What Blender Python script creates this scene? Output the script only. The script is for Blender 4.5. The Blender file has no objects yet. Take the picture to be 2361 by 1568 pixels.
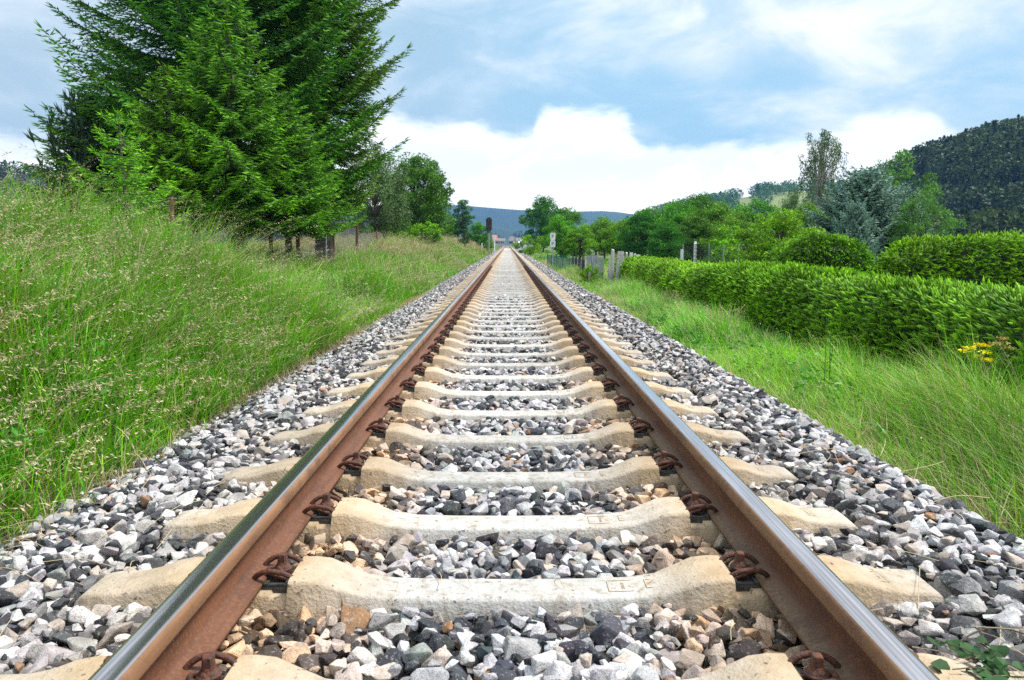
import bpy, bmesh, math, random
import numpy as np
from mathutils import Vector, Matrix

# ------------------------------------------------------------------ camera, sky, sun
scene = bpy.context.scene
COL = scene.collection
R = math.radians
rng = np.random.default_rng(7)
random.seed(7)

CAM_X, CAM_Z = -0.0115, 1.005
cam_data = bpy.data.cameras.new("camera")
cam = bpy.data.objects.new("camera", cam_data)
COL.objects.link(cam)
cam.location = (CAM_X, 0.0, CAM_Z)
cam_data.sensor_width = 36.0
cam_data.lens = 27.37
cam_data.clip_start = 0.05
cam_data.clip_end = 20000.0
cam.rotation_euler = (R(90.0 - 7.05), 0.0, R(-0.335))
cam_data.dof.use_dof = True
cam_data.dof.focus_distance = 3.2
cam_data.dof.aperture_fstop = 9.0
scene.camera = cam

scene.view_settings.view_transform = 'Standard'
scene.view_settings.look = 'None'
scene.view_settings.exposure = 0.62
scene.view_settings.gamma = 1.0
scene.cycles.max_bounces = 6
scene.cycles.diffuse_bounces = 2
scene.cycles.glossy_bounces = 3
scene.cycles.transmission_bounces = 3
scene.cycles.transparent_max_bounces = 6
scene.cycles.use_denoising = False
scene.cycles.sample_clamp_indirect = 6.0

SUN_EL, SUN_AZ = 58.0, 84.0           # azimuth measured clockwise from +Y
sun_dir = Vector((math.sin(R(SUN_AZ)) * math.cos(R(SUN_EL)), math.cos(R(SUN_AZ)) * math.cos(R(SUN_EL)), math.sin(R(SUN_EL))))
sd = bpy.data.lights.new("sun", 'SUN')
sd.energy = 3.4
sd.angle = R(12)
sd.color = (1.0, 0.965, 0.90)
sun = bpy.data.objects.new("sun", sd)
COL.objects.link(sun)
sun.rotation_euler = sun_dir.to_track_quat('Z', 'Y').to_euler()


class NT:
    """tiny helper round a node tree"""
    def __init__(self, tree):
        self.t = tree
        tree.nodes.clear()

    def n(self, kind, **kw):
        nd = self.t.nodes.new(kind)
        for k, v in kw.items():
            if k.startswith('i_'):
                nd.inputs[int(k[2:])].default_value = v
            else:
                setattr(nd, k, v)
        return nd

    def l(self, a, b):
        self.t.links.new(a, b)

    def math(self, op, a, b=None, clamp=False):
        nd = self.t.nodes.new('ShaderNodeMath')
        nd.operation = op
        nd.use_clamp = clamp
        for i, v in enumerate((a, b)):
            if v is None:
                continue
            if isinstance(v, (int, float)):
                nd.inputs[i].default_value = v
            else:
                self.l(v, nd.inputs[i])
        return nd.outputs[0]

    def smooth(self, v, a, b, lo=0.0, hi=1.0):
        nd = self.t.nodes.new('ShaderNodeMapRange')
        nd.interpolation_type = 'SMOOTHSTEP'
        self.l(v, nd.inputs['Value'])
        nd.inputs['From Min'].default_value = a
        nd.inputs['From Max'].default_value = b
        nd.inputs['To Min'].default_value = lo
        nd.inputs['To Max'].default_value = hi
        return nd.outputs[0]

    def mix(self, f, a, b, blend='MIX'):
        nd = self.t.nodes.new('ShaderNodeMix')
        nd.data_type = 'RGBA'
        nd.blend_type = blend
        ins = [s for s in nd.inputs if s.type == 'RGBA']
        fac = nd.inputs[0]
        if isinstance(f, (int, float)):
            fac.default_value = f
        else:
            self.l(f, fac)
        for s, v in zip(ins, (a, b)):
            if isinstance(v, (tuple, list)):
                s.default_value = (*v[:3], 1.0)
            else:
                self.l(v, s)
        return [o for o in nd.outputs if o.type == 'RGBA'][0]

    def noise(self, vec, scale, detail=4.0, rough=0.55, dist=0.0):
        nd = self.t.nodes.new('ShaderNodeTexNoise')
        nd.inputs['Scale'].default_value = scale
        nd.inputs['Detail'].default_value = detail
        nd.inputs['Roughness'].default_value = rough
        nd.inputs['Distortion'].default_value = dist
        if vec is not None:
            self.l(vec, nd.inputs['Vector'])
        return nd.outputs['Fac']


# world: Nishita sky behind a broken overcast of procedural clouds (in direction space)
world = bpy.data.worlds.new("World")
scene.world = world
world.use_nodes = True
w = NT(world.node_tree)
out = w.n('ShaderNodeOutputWorld')
bg = w.n('ShaderNodeBackground')
bg.inputs['Strength'].default_value = 0.1
w.l(bg.outputs[0], out.inputs[0])
sky = w.n('ShaderNodeTexSky')
sky.sky_type = 'NISHITA'
sky.sun_disc = False
sky.sun_elevation = R(SUN_EL)
sky.sun_rotation = R(SUN_AZ)
sky.air_density = 1.0
sky.dust_density = 1.5
geo = w.n('ShaderNodeTexCoord')
sep = w.n('ShaderNodeSeparateXYZ')
w.l(geo.outputs['Generated'], sep.inputs[0])
X, Y, Z = sep.outputs
hor = w.math('SQRT', w.math('ADD', w.math('MULTIPLY', X, X), w.math('MULTIPLY', Y, Y)))
el = w.math('DIVIDE', Z, w.math('MAXIMUM', hor, 0.02))           # tan(elevation)
az = w.math('ARCTAN2', X, Y)                                     # azimuth, 0 along the track
# stretched coordinates for the noise
cv = w.n('ShaderNodeCombineXYZ')
w.l(w.math('MULTIPLY', az, 1.0), cv.inputs[0])
w.l(w.math('MULTIPLY', el, 2.1), cv.inputs[1])
cv.inputs[2].default_value = 3.7
vec = cv.outputs[0]
n_big = w.noise(vec, 2.3, 5.0, 0.52, 0.35)
n_mid = w.noise(vec, 6.0, 7.0, 0.58, 0.5)
n_fine = w.noise(vec, 15.0, 6.0, 0.6, 0.2)
# lower edge of the cloud deck as a curve over azimuth
fc = w.n('ShaderNodeFloatCurve')
uu = w.math('ADD', w.math('MULTIPLY', az, 0.5), 0.5)              # az -1..1 -> 0..1
w.l(uu, fc.inputs['Value'])
crv = fc.mapping.curves[0]
pts = [(0.0, 0.42), (0.22, 0.50), (0.30, 0.60), (0.40, 0.70), (0.425, 0.74), (0.45, 0.67), (0.478, 0.685), (0.50, 0.60),
       (0.514, 0.62), (0.526, 0.77), (0.55, 0.765), (0.575, 0.69), (0.592, 0.53), (0.625, 0.545), (0.675, 0.56),
       (0.70, 0.61), (0.735, 0.66), (0.755, 0.52), (0.80, 0.45), (1.0, 0.40)]
crv.points[0].location = pts[0]
crv.points[1].location = pts[-1]
for p in pts[1:-1]:
    crv.points.new(*p)
fc.mapping.update()
edge = w.math('MULTIPLY', fc.outputs[0], 0.2)                     # tan(elevation) of the edge
wob = w.math('MULTIPLY', w.math('SUBTRACT', n_fine, 0.5), 0.06)
wob2 = w.math('MULTIPLY', w.math('SUBTRACT', n_mid, 0.5), 0.055)
d_edge = w.math('ADD', w.math('ADD', w.math('SUBTRACT', el, edge), wob), wob2)
deck = w.smooth(d_edge, -0.006, 0.024)
# deck colour: blue-grey belly -> pale lavender tops
up = w.smooth(el, 0.10, 0.36)
right = w.smooth(az, -0.25, 0.55)
bright = w.math('ADD', w.math('MULTIPLY', w.math('SUBTRACT', n_big, 0.5), 2.6), w.math('MULTIPLY', w.math('SUBTRACT', n_mid, 0.5), 1.5))
bright = w.math('ADD', bright, w.math('MULTIPLY', w.math('MULTIPLY', up, w.math('ADD', right, 0.25)), 0.72))
bright = w.math('ADD', bright, 0.30, True)
belly = w.mix(w.smooth(az, -0.3, 0.15), (3.3, 4.5, 5.4), (2.8, 4.8, 6.3))
tops = w.mix(w.smooth(n_mid, 0.35, 0.65), (5.6, 6.5, 7.4), (7.8, 8.0, 8.4))
deckc = w.mix(w.smooth(bright, 0.0, 1.0), belly, tops)
low = w.mix(w.smooth(n_mid, 0.42, 0.60), (8.0, 8.4, 8.8), (11.0, 11.0, 11.0))
far_white = w.mix(w.smooth(el, 0.0, 0.10), (15.5, 14.6, 13.4), low)
cl = w.mix(deck, far_white, deckc)
# overhead the overcast is brighter (out of the photograph)
gain = w.smooth(el, 0.5, 1.5, 1.0, 1.5)
gv = w.n('ShaderNodeVectorMath', operation='SCALE')
w.l(cl, gv.inputs[0])
w.l(gain, gv.inputs[3])
final = w.mix(0.10, gv.outputs[0], sky.outputs[0])
w.l(final, bg.inputs['Color'])


# ------------------------------------------------------------------ helpers
def dpx(px, py, Y):
    """world point at depth Y (metres along the track) seen at a pixel of the 2361 px wide picture"""
    m = cam.rotation_euler.to_matrix()
    v = m @ Vector(((px - 1180.5) / 1795.0, -(py - 784.0) / 1795.0, -1.0))
    s = Y / v.y
    return Vector((CAM_X + v.x * s, Y, CAM_Z + v.z * s))


def tag(o, label=None, cat=None, group=None, kind=None):
    if label: o['label'] = label
    if cat: o['category'] = cat
    if group: o['group'] = group
    if kind: o['kind'] = kind
    return o


def link(name, me, parent=None):
    o = bpy.data.objects.new(name, me)
    COL.objects.link(o)
    if parent is not None:
        o.parent = parent
    return o


def empty(name, loc, rz=0.0, scale=1.0):
    o = bpy.data.objects.new(name, None)
    COL.objects.link(o)
    o.empty_display_size = 0.2
    o.location = loc
    o.rotation_euler = (0, 0, rz)
    o.scale = (scale, scale, scale) if not isinstance(scale, tuple) else scale
    return o


def copy_tree(o, parent=None):
    c = o.copy()
    COL.objects.link(c)
    if parent is not None:
        c.parent = parent
    for ch in [k for k in o.children]:
        copy_tree(ch, c)
    return c


def npmesh(name, parts, mats, smooth=False):
    """parts: list of (V (n,3), F (m,3 or 4), C (n,3) or None, mat index)"""
    parts = [p for p in parts if len(p[1])]
    nv = sum(len(p[0]) for p in parts)
    V = np.concatenate([np.asarray(p[0], dtype=np.float32) for p in parts])
    loops, starts, midx, cols = [], [], [], []
    off, ls = 0, 0
    for p in parts:
        F = np.asarray(p[1], dtype=np.int32)
        k = F.shape[1]
        loops.append((F + off).ravel())
        starts.append(ls + np.arange(len(F), dtype=np.int32) * k)
        ls += F.size
        midx.append(np.full(len(F), p[3] if len(p) > 3 else 0, dtype=np.int32))
        c = p[2] if len(p) > 2 else None
        if c is None:
            c = np.ones((len(p[0]), 3), dtype=np.float32)
        c = np.asarray(c, dtype=np.float32)
        if c.ndim == 1:
            c = np.tile(c, (len(p[0]), 1))
        cols.append(c)
        off += len(p[0])
    loops = np.concatenate(loops); starts = np.concatenate(starts); midx = np.concatenate(midx)
    me = bpy.data.meshes.new(name)
    me.vertices.add(nv)
    me.vertices.foreach_set('co', V.ravel())
    me.loops.add(len(loops))
    me.loops.foreach_set('vertex_index', loops)
    me.polygons.add(len(starts))
    me.polygons.foreach_set('loop_start', starts)
    me.update(calc_edges=True)
    me.polygons.foreach_set('material_index', midx)
    me.polygons.foreach_set('use_smooth', np.full(len(starts), smooth, dtype=bool))
    ca = me.color_attributes.new('tint', 'FLOAT_COLOR', 'POINT')
    C4 = np.ones((nv, 4), dtype=np.float32)
    C4[:, :3] = np.concatenate(cols)
    ca.data.foreach_set('color', C4.ravel())
    for m in mats:
        me.materials.append(m)
    me.update()
    return me


def box(x0, x1, y0, y1, z0, z1):
    V = np.array([(x, y, z) for z in (z0, z1) for y in (y0, y1) for x in (x0, x1)], dtype=float)
    F = np.array([(0, 2, 3, 1), (4, 5, 7, 6), (0, 1, 5, 4), (2, 6, 7, 3), (0, 4, 6, 2), (1, 3, 7, 5)])
    return V, F


def tube(pts, rad, n=6, closed_ends=True):
    pts = np.asarray(pts, dtype=float)
    m = len(pts)
    rad = np.full(m, rad, dtype=float) if np.isscalar(rad) else np.asarray(rad, dtype=float)
    t = np.gradient(pts, axis=0)
    t /= np.linalg.norm(t, axis=1)[:, None] + 1e-9
    ref = np.array([0.0, 0.0, 1.0]) if abs(t[0][2]) < 0.9 else np.array([1.0, 0.0, 0.0])
    u = np.cross(t, ref)
    for i in range(m):
        if np.linalg.norm(u[i]) < 1e-4:
            u[i] = u[i - 1]
    u /= np.linalg.norm(u, axis=1)[:, None] + 1e-9
    for i in range(1, m):
        if np.dot(u[i], u[i - 1]) < 0:
            u[i] = -u[i]
    v = np.cross(t, u)
    a = np.arange(n) * 2 * np.pi / n
    V = (pts[:, None, :] + rad[:, None, None] * (np.cos(a)[None, :, None] * u[:, None, :] + np.sin(a)[None, :, None] * v[:, None, :])).reshape(-1, 3)
    i = np.arange(m - 1)[:, None] * n
    j = np.arange(n)[None, :]
    j2 = (j + 1) % n
    F = np.stack([i + j, i + j2, i + n + j2, i + n + j], axis=-1).reshape(-1, 4)
    if closed_ends:
        V = np.concatenate([V, pts[:1], pts[-1:]])
        a0, a1 = m * n, m * n + 1
        jj = np.arange(n)
        T0 = np.stack([np.full(n, a0), (jj + 1) % n, jj, jj], axis=-1)
        # as degenerate-free tris stored separately
        return V, F, np.concatenate([np.stack([np.full(n, a0), (jj + 1) % n, jj], -1),
                                     np.stack([np.full(n, a1), (m - 1) * n + jj, (m - 1) * n + (jj + 1) % n], -1)])
    return V, F, np.zeros((0, 3), dtype=int)


class Bag:
    def __init__(self):
        self.p = []

    def add(self, V, F, C=None, m=0):
        self.p.append((V, F, C, m))

    def tube(self, pts, rad, n=6, C=None, m=0):
        V, F, T = tube(pts, rad, n)
        # weld: one vertex block, two face arrays
        self.p.append((V, F, C, m))
        if len(T):
            self.p.append((V, T, C, m))

    def box(self, *a, C=None, m=0):
        V, F = box(*a)
        self.p.append((V, F, C, m))

    def mesh(self, name, mats, smooth=False):
        return npmesh(name, self.p, mats, smooth)


def bm_to_mesh(name, bm, mats, smooth=False):
    me = bpy.data.meshes.new(name)
    bmesh.ops.recalc_face_normals(bm, faces=bm.faces)
    for f in bm.faces:
        f.smooth = smooth
    bm.to_mesh(me)
    bm.free()
    for m in mats:
        me.materials.append(m)
    return me


def sines(x, y, seed=0):
    """cheap smooth 2-D noise in about -1..1"""
    r = np.random.default_rng(seed)
    s = 0
    for k in range(6):
        fx, fy = r.normal(0, 1.0, 2) * (0.5 + k * 0.35)
        s = s + np.sin(fx * x + fy * y + r.uniform(0, 6.28)) / (1 + 0.35 * k)
    return s / 2.6


# ------------------------------------------------------------------ materials
def new_mat(name):
    m = bpy.data.materials.new(name)
    m.use_nodes = True
    t = NT(m.node_tree)
    o = t.n('ShaderNodeOutputMaterial')
    b = t.n('ShaderNodeBsdfPrincipled')
    t.l(b.outputs[0], o.inputs[0])
    return m, t, b, o


def bump(t, b, h, strength, dist=0.01):
    bp = t.n('ShaderNodeBump')
    bp.inputs['Strength'].default_value = strength
    bp.inputs['Distance'].default_value = dist
    t.l(h, bp.inputs['Height'])
    t.l(bp.outputs[0], b.inputs['Normal'])


def simple_mat(name, c1, c2=None, rough=0.8, scale=8.0, metallic=0.0, bmp=0.0):
    m, t, b, o = new_mat(name)
    tc = t.n('ShaderNodeTexCoord')
    n = t.noise(tc.outputs['Object'], scale, 5.0, 0.6)
    c2 = c2 or tuple(x * 0.7 for x in c1)
    t.l(t.mix(t.smooth(n, 0.35, 0.65), c1, c2), b.inputs['Base Color'])
    b.inputs['Roughness'].default_value = rough
    b.inputs['Metallic'].default_value = metallic
    if bmp:
        bump(t, b, n, bmp, 0.02)
    return m


def foliage_mat(name, rough=0.65, trans=0.30, var=0.35, spec=0.25):
    """colour comes from the per-leaf tint (leaf green, with painted light and shade on some plants)"""
    m, t, b, o = new_mat(name)
    at = t.n('ShaderNodeAttribute', attribute_name='tint')
    tc = t.n('ShaderNodeTexCoord')
    oi = t.n('ShaderNodeObjectInfo')
    n = t.noise(tc.outputs['Object'], 0.9, 3.0, 0.6)
    hsv = t.n('ShaderNodeHueSaturation')
    t.l(at.outputs['Color'], hsv.inputs['Color'])
    t.l(t.smooth(n, 0.3, 0.7, 1 - var, 1 + var), hsv.inputs['Value'])
    t.l(t.smooth(oi.outputs['Random'], 0.0, 1.0, 0.485, 0.515), hsv.inputs['Hue'])
    hsv.inputs['Saturation'].default_value = 1.06
    t.l(hsv.outputs[0], b.inputs['Base Color'])
    b.inputs['Roughness'].default_value = rough
    b.inputs['Specular IOR Level'].default_value = spec
    tr = t.n('ShaderNodeBsdfTranslucent')
    t.l(hsv.outputs[0], tr.inputs[0])
    mx = t.n('ShaderNodeMixShader')
    mx.inputs[0].default_value = trans
    t.l(b.outputs[0], mx.inputs[1])
    t.l(tr.outputs[0], mx.inputs[2])
    t.l(mx.outputs[0], o.inputs[0])
    return m


M_leaf = foliage_mat('foliage', 0.6, 0.22, 0.38)
M_grass = foliage_mat('grass_blade', 0.5, 0.28, 0.25, 0.35)
M_needle = foliage_mat('spruce_needles', 0.6, 0.12, 0.3, 0.3)
M_bark = simple_mat('bark', (0.055, 0.042, 0.034), (0.11, 0.09, 0.075), 0.9, 14.0, bmp=0.5)
M_birch = simple_mat('birch_bark', (0.45, 0.43, 0.40), (0.12, 0.11, 0.10), 0.8, 6.0)

# concrete: pale grey in the middle, ochre rust dust near the rails
M_conc, t, b, o = new_mat('sleeper_concrete')
tc = t.n('ShaderNodeTexCoord')
oi = t.n('ShaderNodeObjectInfo')
sp = t.n('ShaderNodeSeparateXYZ')
t.l(tc.outputs['Object'], sp.inputs[0])
ax = t.math('ABSOLUTE', sp.outputs[0])
shift = t.n('ShaderNodeVectorMath', operation='ADD')
t.l(tc.outputs['Object'], shift.inputs[0])
cmb = t.n('ShaderNodeCombineXYZ')
t.l(t.math('MULTIPLY', oi.outputs['Random'], 40.0), cmb.inputs[1])
t.l(cmb.outputs[0], shift.inputs[1])
v = shift.outputs[0]
nb = t.noise(v, 3.0, 4.0, 0.6)
nm = t.noise(v, 11.0, 6.0, 0.65)
nf = t.noise(v, 120.0, 3.0, 0.7)
npit = t.noise(v, 60.0, 2.0, 0.5)
grey = t.mix(t.smooth(nm, 0.35, 0.65), (0.575, 0.56, 0.525), (0.46, 0.445, 0.41))
ochre = t.mix(t.smooth(nm, 0.3, 0.7), (0.55, 0.41, 0.26), (0.42, 0.30, 0.17))
rust_f = t.math('ADD', t.smooth(ax, 0.24, 0.64), t.math('MULTIPLY', t.math('SUBTRACT', nb, 0.5), 1.1))
rust_f = t.math('MULTIPLY', rust_f, t.smooth(ax, 1.55, 0.8, 0.0, 1.0), True)
c = t.mix(rust_f, grey, ochre)
c = t.mix(t.smooth(nf, 0.60, 0.75, 0.0, 0.45), c, (0.22, 0.19, 0.16))
c = t.mix(t.smooth(npit, 0.66, 0.73, 0.0, 0.85), c, (0.09, 0.08, 0.065))
c = t.mix(t.smooth(t.noise(v, 7.0, 7.0, 0.75), 0.60, 0.70, 0.0, 0.35), c, (0.30, 0.22, 0.14))
smap = t.n('ShaderNodeMapping')
smap.inputs['Scale'].default_value = (26.0, 26.0, 2.5)
t.l(v, smap.inputs[0])
streak = t.noise(smap.outputs[0], 1.0, 4.0, 0.6)
below = t.smooth(sp.outputs[2], 0.085, 0.03)
c = t.mix(t.math('MULTIPLY', t.smooth(streak, 0.48, 0.68, 0.0, 0.55), below), c, (0.24, 0.18, 0.11))
c = t.mix(t.smooth(sp.outputs[2], 0.03, -0.04, 0.0, 0.45), c, (0.22, 0.19, 0.15))
c = t.mix(t.smooth(t.noise(v, 4.5, 5.0, 0.7), 0.52, 0.70, 0.0, 0.40), c, (0.34, 0.28, 0.20))
gv_ = t.n('ShaderNodeHueSaturation')
t.l(c, gv_.inputs['Color'])
t.l(t.smooth(oi.outputs['Random'], 0.0, 1.0, 0.76, 1.0), gv_.inputs['Value'])
t.l(gv_.outputs[0], b.inputs['Base Color'])
b.inputs['Roughness'].default_value = 0.85
bump(t, b, t.math('ADD', nf, t.math('MULTIPLY', npit, 1.5)), 0.6, 0.004)

# ballast
M_stone, t, b, o = new_mat('ballast_stone')
at = t.n('ShaderNodeAttribute', attribute_name='tint')
tc = t.n('ShaderNodeTexCoord')
v = tc.outputs['Object']
n1 = t.noise(v, 260.0, 2.0, 0.6)
n2 = t.noise(v, 30.0, 4.0, 0.6)
n3 = t.noise(v, 110.0, 3.0, 0.6)
spk = t.smooth(n1, 0.54, 0.64)
c = t.mix(t.math('MULTIPLY', spk, 0.55), at.outputs['Color'], (0.06, 0.06, 0.065))
c = t.mix(t.smooth(n3, 0.56, 0.70, 0.0, 0.25), c, (0.72, 0.70, 0.68))
hs = t.n('ShaderNodeHueSaturation')
t.l(c, hs.inputs['Color'])
t.l(t.smooth(n2, 0.3, 0.7, 0.75, 1.2), hs.inputs['Value'])
t.l(hs.outputs[0], b.inputs['Base Color'])
b.inputs['Roughness'].default_value = 0.78
b.inputs['Specular IOR Level'].default_value = 0.35
bump(t, b, t.math('ADD', n1, t.math('MULTIPLY', n3, 1.5)), 0.5, 0.004)

# rails
M_rust, t, b, o = new_mat('rail_rust')
tc = t.n('ShaderNodeTexCoord')
v = tc.outputs['Object']
st = t.n('ShaderNodeMapping')
st.inputs['Scale'].default_value = (1.0, 0.12, 1.0)
t.l(v, st.inputs[0])
n1 = t.noise(v, 90.0, 6.0, 0.7)
n2 = t.noise(st.outputs[0], 22.0, 5.0, 0.6)
sp = t.n('ShaderNodeSeparateXYZ')
t.l(v, sp.inputs[0])
c = t.mix(t.smooth(n2, 0.3, 0.7), (0.165, 0.064, 0.030), (0.095, 0.038, 0.020))
c = t.mix(t.smooth(n1, 0.45, 0.7, 0.0, 0.6), c, (0.24, 0.110, 0.048))
head = t.smooth(sp.outputs[2], 0.165, 0.18)
c = t.mix(t.math('MULTIPLY', head, 0.8), c, t.mix(t.smooth(n2, 0.3, 0.7), (0.29, 0.155, 0.075), (0.20, 0.10, 0.048)))
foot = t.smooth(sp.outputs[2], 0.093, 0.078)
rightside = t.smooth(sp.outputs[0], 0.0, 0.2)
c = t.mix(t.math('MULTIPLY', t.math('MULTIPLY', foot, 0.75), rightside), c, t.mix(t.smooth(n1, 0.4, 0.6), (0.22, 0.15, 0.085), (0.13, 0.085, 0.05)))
t.l(c, b.inputs['Base Color'])
b.inputs['Roughness'].default_value = 0.62
b.inputs['Specular IOR Level'].default_value = 0.4
c2_ = t.smooth(t.noise(v, 6.0, 8.0, 0.8), 0.50, 0.62, 0.0, 0.5)
t.l(t.mix(c2_, c, (0.075, 0.036, 0.024)), b.inputs['Base Color'])
bump(t, b, t.math('ADD', n1, n2), 0.45, 0.002)

M_steel, t, b, o = new_mat('running_surface_steel')
tc = t.n('ShaderNodeTexCoord')
st = t.n('ShaderNodeMapping')
st.inputs['Scale'].default_value = (60.0, 0.6, 1.0)
t.l(tc.outputs['Object'], st.inputs[0])
n1 = t.noise(st.outputs[0], 3.0, 5.0, 0.6)
st2 = t.n('ShaderNodeMapping')
st2.inputs['Scale'].default_value = (1.0, 0.35, 1.0)
t.l(tc.outputs['Object'], st2.inputs[0])
n2 = t.noise(st2.outputs[0], 170.0, 3.0, 0.7)
c = t.mix(t.smooth(n1, 0.35, 0.65), (0.66, 0.64, 0.64), (0.38, 0.36, 0.355))
c = t.mix(t.smooth(n2, 0.66, 0.74, 0.0, 0.7), c, (0.12, 0.09, 0.08))
t.l(c, b.inputs['Base Color'])
b.inputs['Metallic'].default_value = 0.95
t.l(t.smooth(n1, 0.3, 0.7, 0.13, 0.23), b.inputs['Roughness'])
bump(t, b, n2, 0.06, 0.001)

M_clip = simple_mat('clip_rust', (0.135, 0.045, 0.022), (0.055, 0.024, 0.016), 0.7, 55.0, bmp=0.5)
M_plate = simple_mat('guide_plate_plastic', (0.032, 0.032, 0.030), (0.075, 0.070, 0.060), 0.55, 40.0)
M_stamp = simple_mat('stamp_relief', (0.44, 0.32, 0.22), (0.52, 0.42, 0.31), 0.9, 60.0)

M_soil = simple_mat('soil', (0.055, 0.042, 0.028), (0.10, 0.085, 0.055), 0.95, 5.0, bmp=0.6)
M_grey_metal = simple_mat('galvanised_metal', (0.42, 0.45, 0.48), (0.33, 0.36, 0.39), 0.45, 12.0, 0.5)
M_wood = simple_mat('weathered_wood', (0.64, 0.62, 0.60), (0.46, 0.43, 0.41), 0.9, 18.0, bmp=0.4)
M_white = simple_mat('white_paint', (0.88, 0.89, 0.90), (0.80, 0.82, 0.84), 0.5, 4.0)
M_black = simple_mat('black_paint', (0.012, 0.010, 0.014), (0.03, 0.026, 0.03), 0.6, 6.0)
M_rustpost = simple_mat('rusty_steel_post', (0.14, 0.06, 0.035), (0.07, 0.035, 0.025), 0.85, 20.0)
M_wire = simple_mat('fence_wire', (0.10, 0.10, 0.10), (0.05, 0.05, 0.05), 0.6, 20.0, 0.5)
M_greenwire = simple_mat('green_fence_wire', (0.02, 0.13, 0.12), (0.03, 0.20, 0.17), 0.6, 20.0)
M_roof = simple_mat('orange_roof_tiles', (0.42, 0.17, 0.10), (0.30, 0.12, 0.08), 0.85, 1.5)
M_wall = simple_mat('cream_render', (0.62, 0.58, 0.50), (0.52, 0.48, 0.42), 0.9, 1.0)
M_window = simple_mat('window_glass', (0.04, 0.05, 0.06), (0.06, 0.07, 0.09), 0.15, 2.0)
M_roofgrey = simple_mat('grey_roof', (0.22, 0.20, 0.20), (0.15, 0.14, 0.14), 0.85, 1.5)
M_rock = simple_mat('rubble_stone', (0.34, 0.29, 0.26), (0.20, 0.16, 0.14), 0.9, 6.0, bmp=0.6)
M_brick = simple_mat('old_brick', (0.30, 0.10, 0.06), (0.20, 0.07, 0.05), 0.9, 14.0, bmp=0.4)
M_lens = simple_mat('dark_signal_lens', (0.10, 0.07, 0.10), (0.05, 0.04, 0.06), 0.2, 4.0)
M_redleaf = simple_mat('red_leaf', (0.35, 0.05, 0.04), (0.25, 0.04, 0.03), 0.6, 30.0)
M_straw = simple_mat('straw', (0.55, 0.45, 0.27), (0.42, 0.33, 0.19), 0.8, 30.0)
M_twig = simple_mat('dark_twig', (0.06, 0.045, 0.035), (0.10, 0.08, 0.06), 0.9, 30.0)

# ------------------------------------------------------------------ terrain
CY = np.array([-5, 6.3, 8, 10.3, 12.5, 19, 26, 31, 53, 82, 128, 200, 500])
CZ = np.array([1.02, 0.98, 0.66, .26, .08, .06, .45, .75, 1.05, 1.00, .50, .0, -.2])


def ground_z(x, y):
    x = np.asarray(x, dtype=float); y = np.asarray(y, dtype=float)
    crest = np.interp(y, CY, CZ)
    t = np.clip((-x - 1.95) / 2.7, 0, 1)
    left = -0.13 + (crest + 0.13) * (t * t * (3 - 2 * t)) ** 0.85
    back = np.clip((-x - 6.5) / 25.0, 0, 1)
    left = left - back * (crest - 0.2) * 0.8
    tr = np.clip((x - 1.62) / 0.5, 0, 1)
    right = -0.10 - 0.24 * tr
    tr2 = np.clip((x - 2.9) / 1.2, 0, 1)
    right = right + 0.04 * tr2
    z = np.where(x < -1.9, left, np.where(x > 1.62, right, -0.105))
    amp = np.clip((np.abs(x) - 2.2) / 1.5, 0, 1) * 0.05
    return z + amp * sines(x * 1.3, y * 1.3, 11)


M_ground, t, b, o = new_mat('ground')
tc = t.n('ShaderNodeTexCoord')
v = tc.outputs['Object']
nb = t.noise(v, 0.02, 5.0, 0.6)
nm = t.noise(v, 0.6, 6.0, 0.65)
nf = t.noise(v, 9.0, 5.0, 0.7)
green = t.mix(t.smooth(nb, 0.35, 0.65), (0.060, 0.125, 0.022), (0.12, 0.16, 0.045))
sp = t.n('ShaderNodeSeparateXYZ')
t.l(v, sp.inputs[0])
nearf = t.smooth(t.math('ABSOLUTE', sp.outputs[0]), 2.3, 12.0)
soil = t.mix(t.smooth(nm, 0.4, 0.6), (0.060, 0.048, 0.030), (0.045, 0.065, 0.018))
soil = t.mix(t.smooth(nf, 0.5, 0.7, 0.0, 0.5), soil, (0.13, 0.11, 0.075))
c = t.mix(nearf, soil, green)
t.l(c, b.inputs['Base Color'])
b.inputs['Roughness'].default_value = 0.95
bump(t, b, nf, 0.5, 0.05)

xs = np.concatenate([[-1650, -1300, -900, -300, -120, -60, -30, -20, -14, -10], np.arange(-8, -1.2, 0.2),
                     [-1.2, 0, 1.2], np.arange(1.5, 5.1, 0.2), [6, 8, 12, 20, 40, 80, 150, 300, 900, 1300, 1650]])
ys = np.concatenate([[-40, -10, -4], np.arange(-2, 30, 0.4), np.arange(30, 90, 2.0), np.arange(90, 520, 15.0), [600, 800, 1200, 1700, 2350]])
gx, gy = np.meshgrid(xs, ys)
gz = ground_z(gx, gy)
V = np.stack([gx, gy, gz], -1).reshape(-1, 3)
nx, ny = len(xs), len(ys)
ii = (np.arange(ny - 1)[:, None] * nx + np.arange(nx - 1)[None, :]).ravel()
F = np.stack([ii, ii + 1, ii + nx + 1, ii + nx], -1)
tag(link('ground', npmesh('ground', [(V, F, None)], [M_ground], True)), kind='structure')

# ------------------------------------------------------------------ rails
def rail_profile():
    """right half-profile mirrored: list of (x, z) round the section, rail foot at z=0.062, head at 0.215"""
    h = [(0.0625, 0.062), (0.0625, 0.073), (0.040, 0.079), (0.020, 0.087), (0.0105, 0.098), (0.0078, 0.120), (0.0078, 0.145),
         (0.0105, 0.160), (0.0200, 0.169), (0.0345, 0.1745), (0.0355, 0.180), (0.0350, 0.200), (0.0325, 0.2080), (0.0270, 0.2125), (0.0180, 0.2144), (0.0, 0.2152)]
    left = [(-x, z) for x, z in h[:-1]][::-1]
    return h + left


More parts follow.
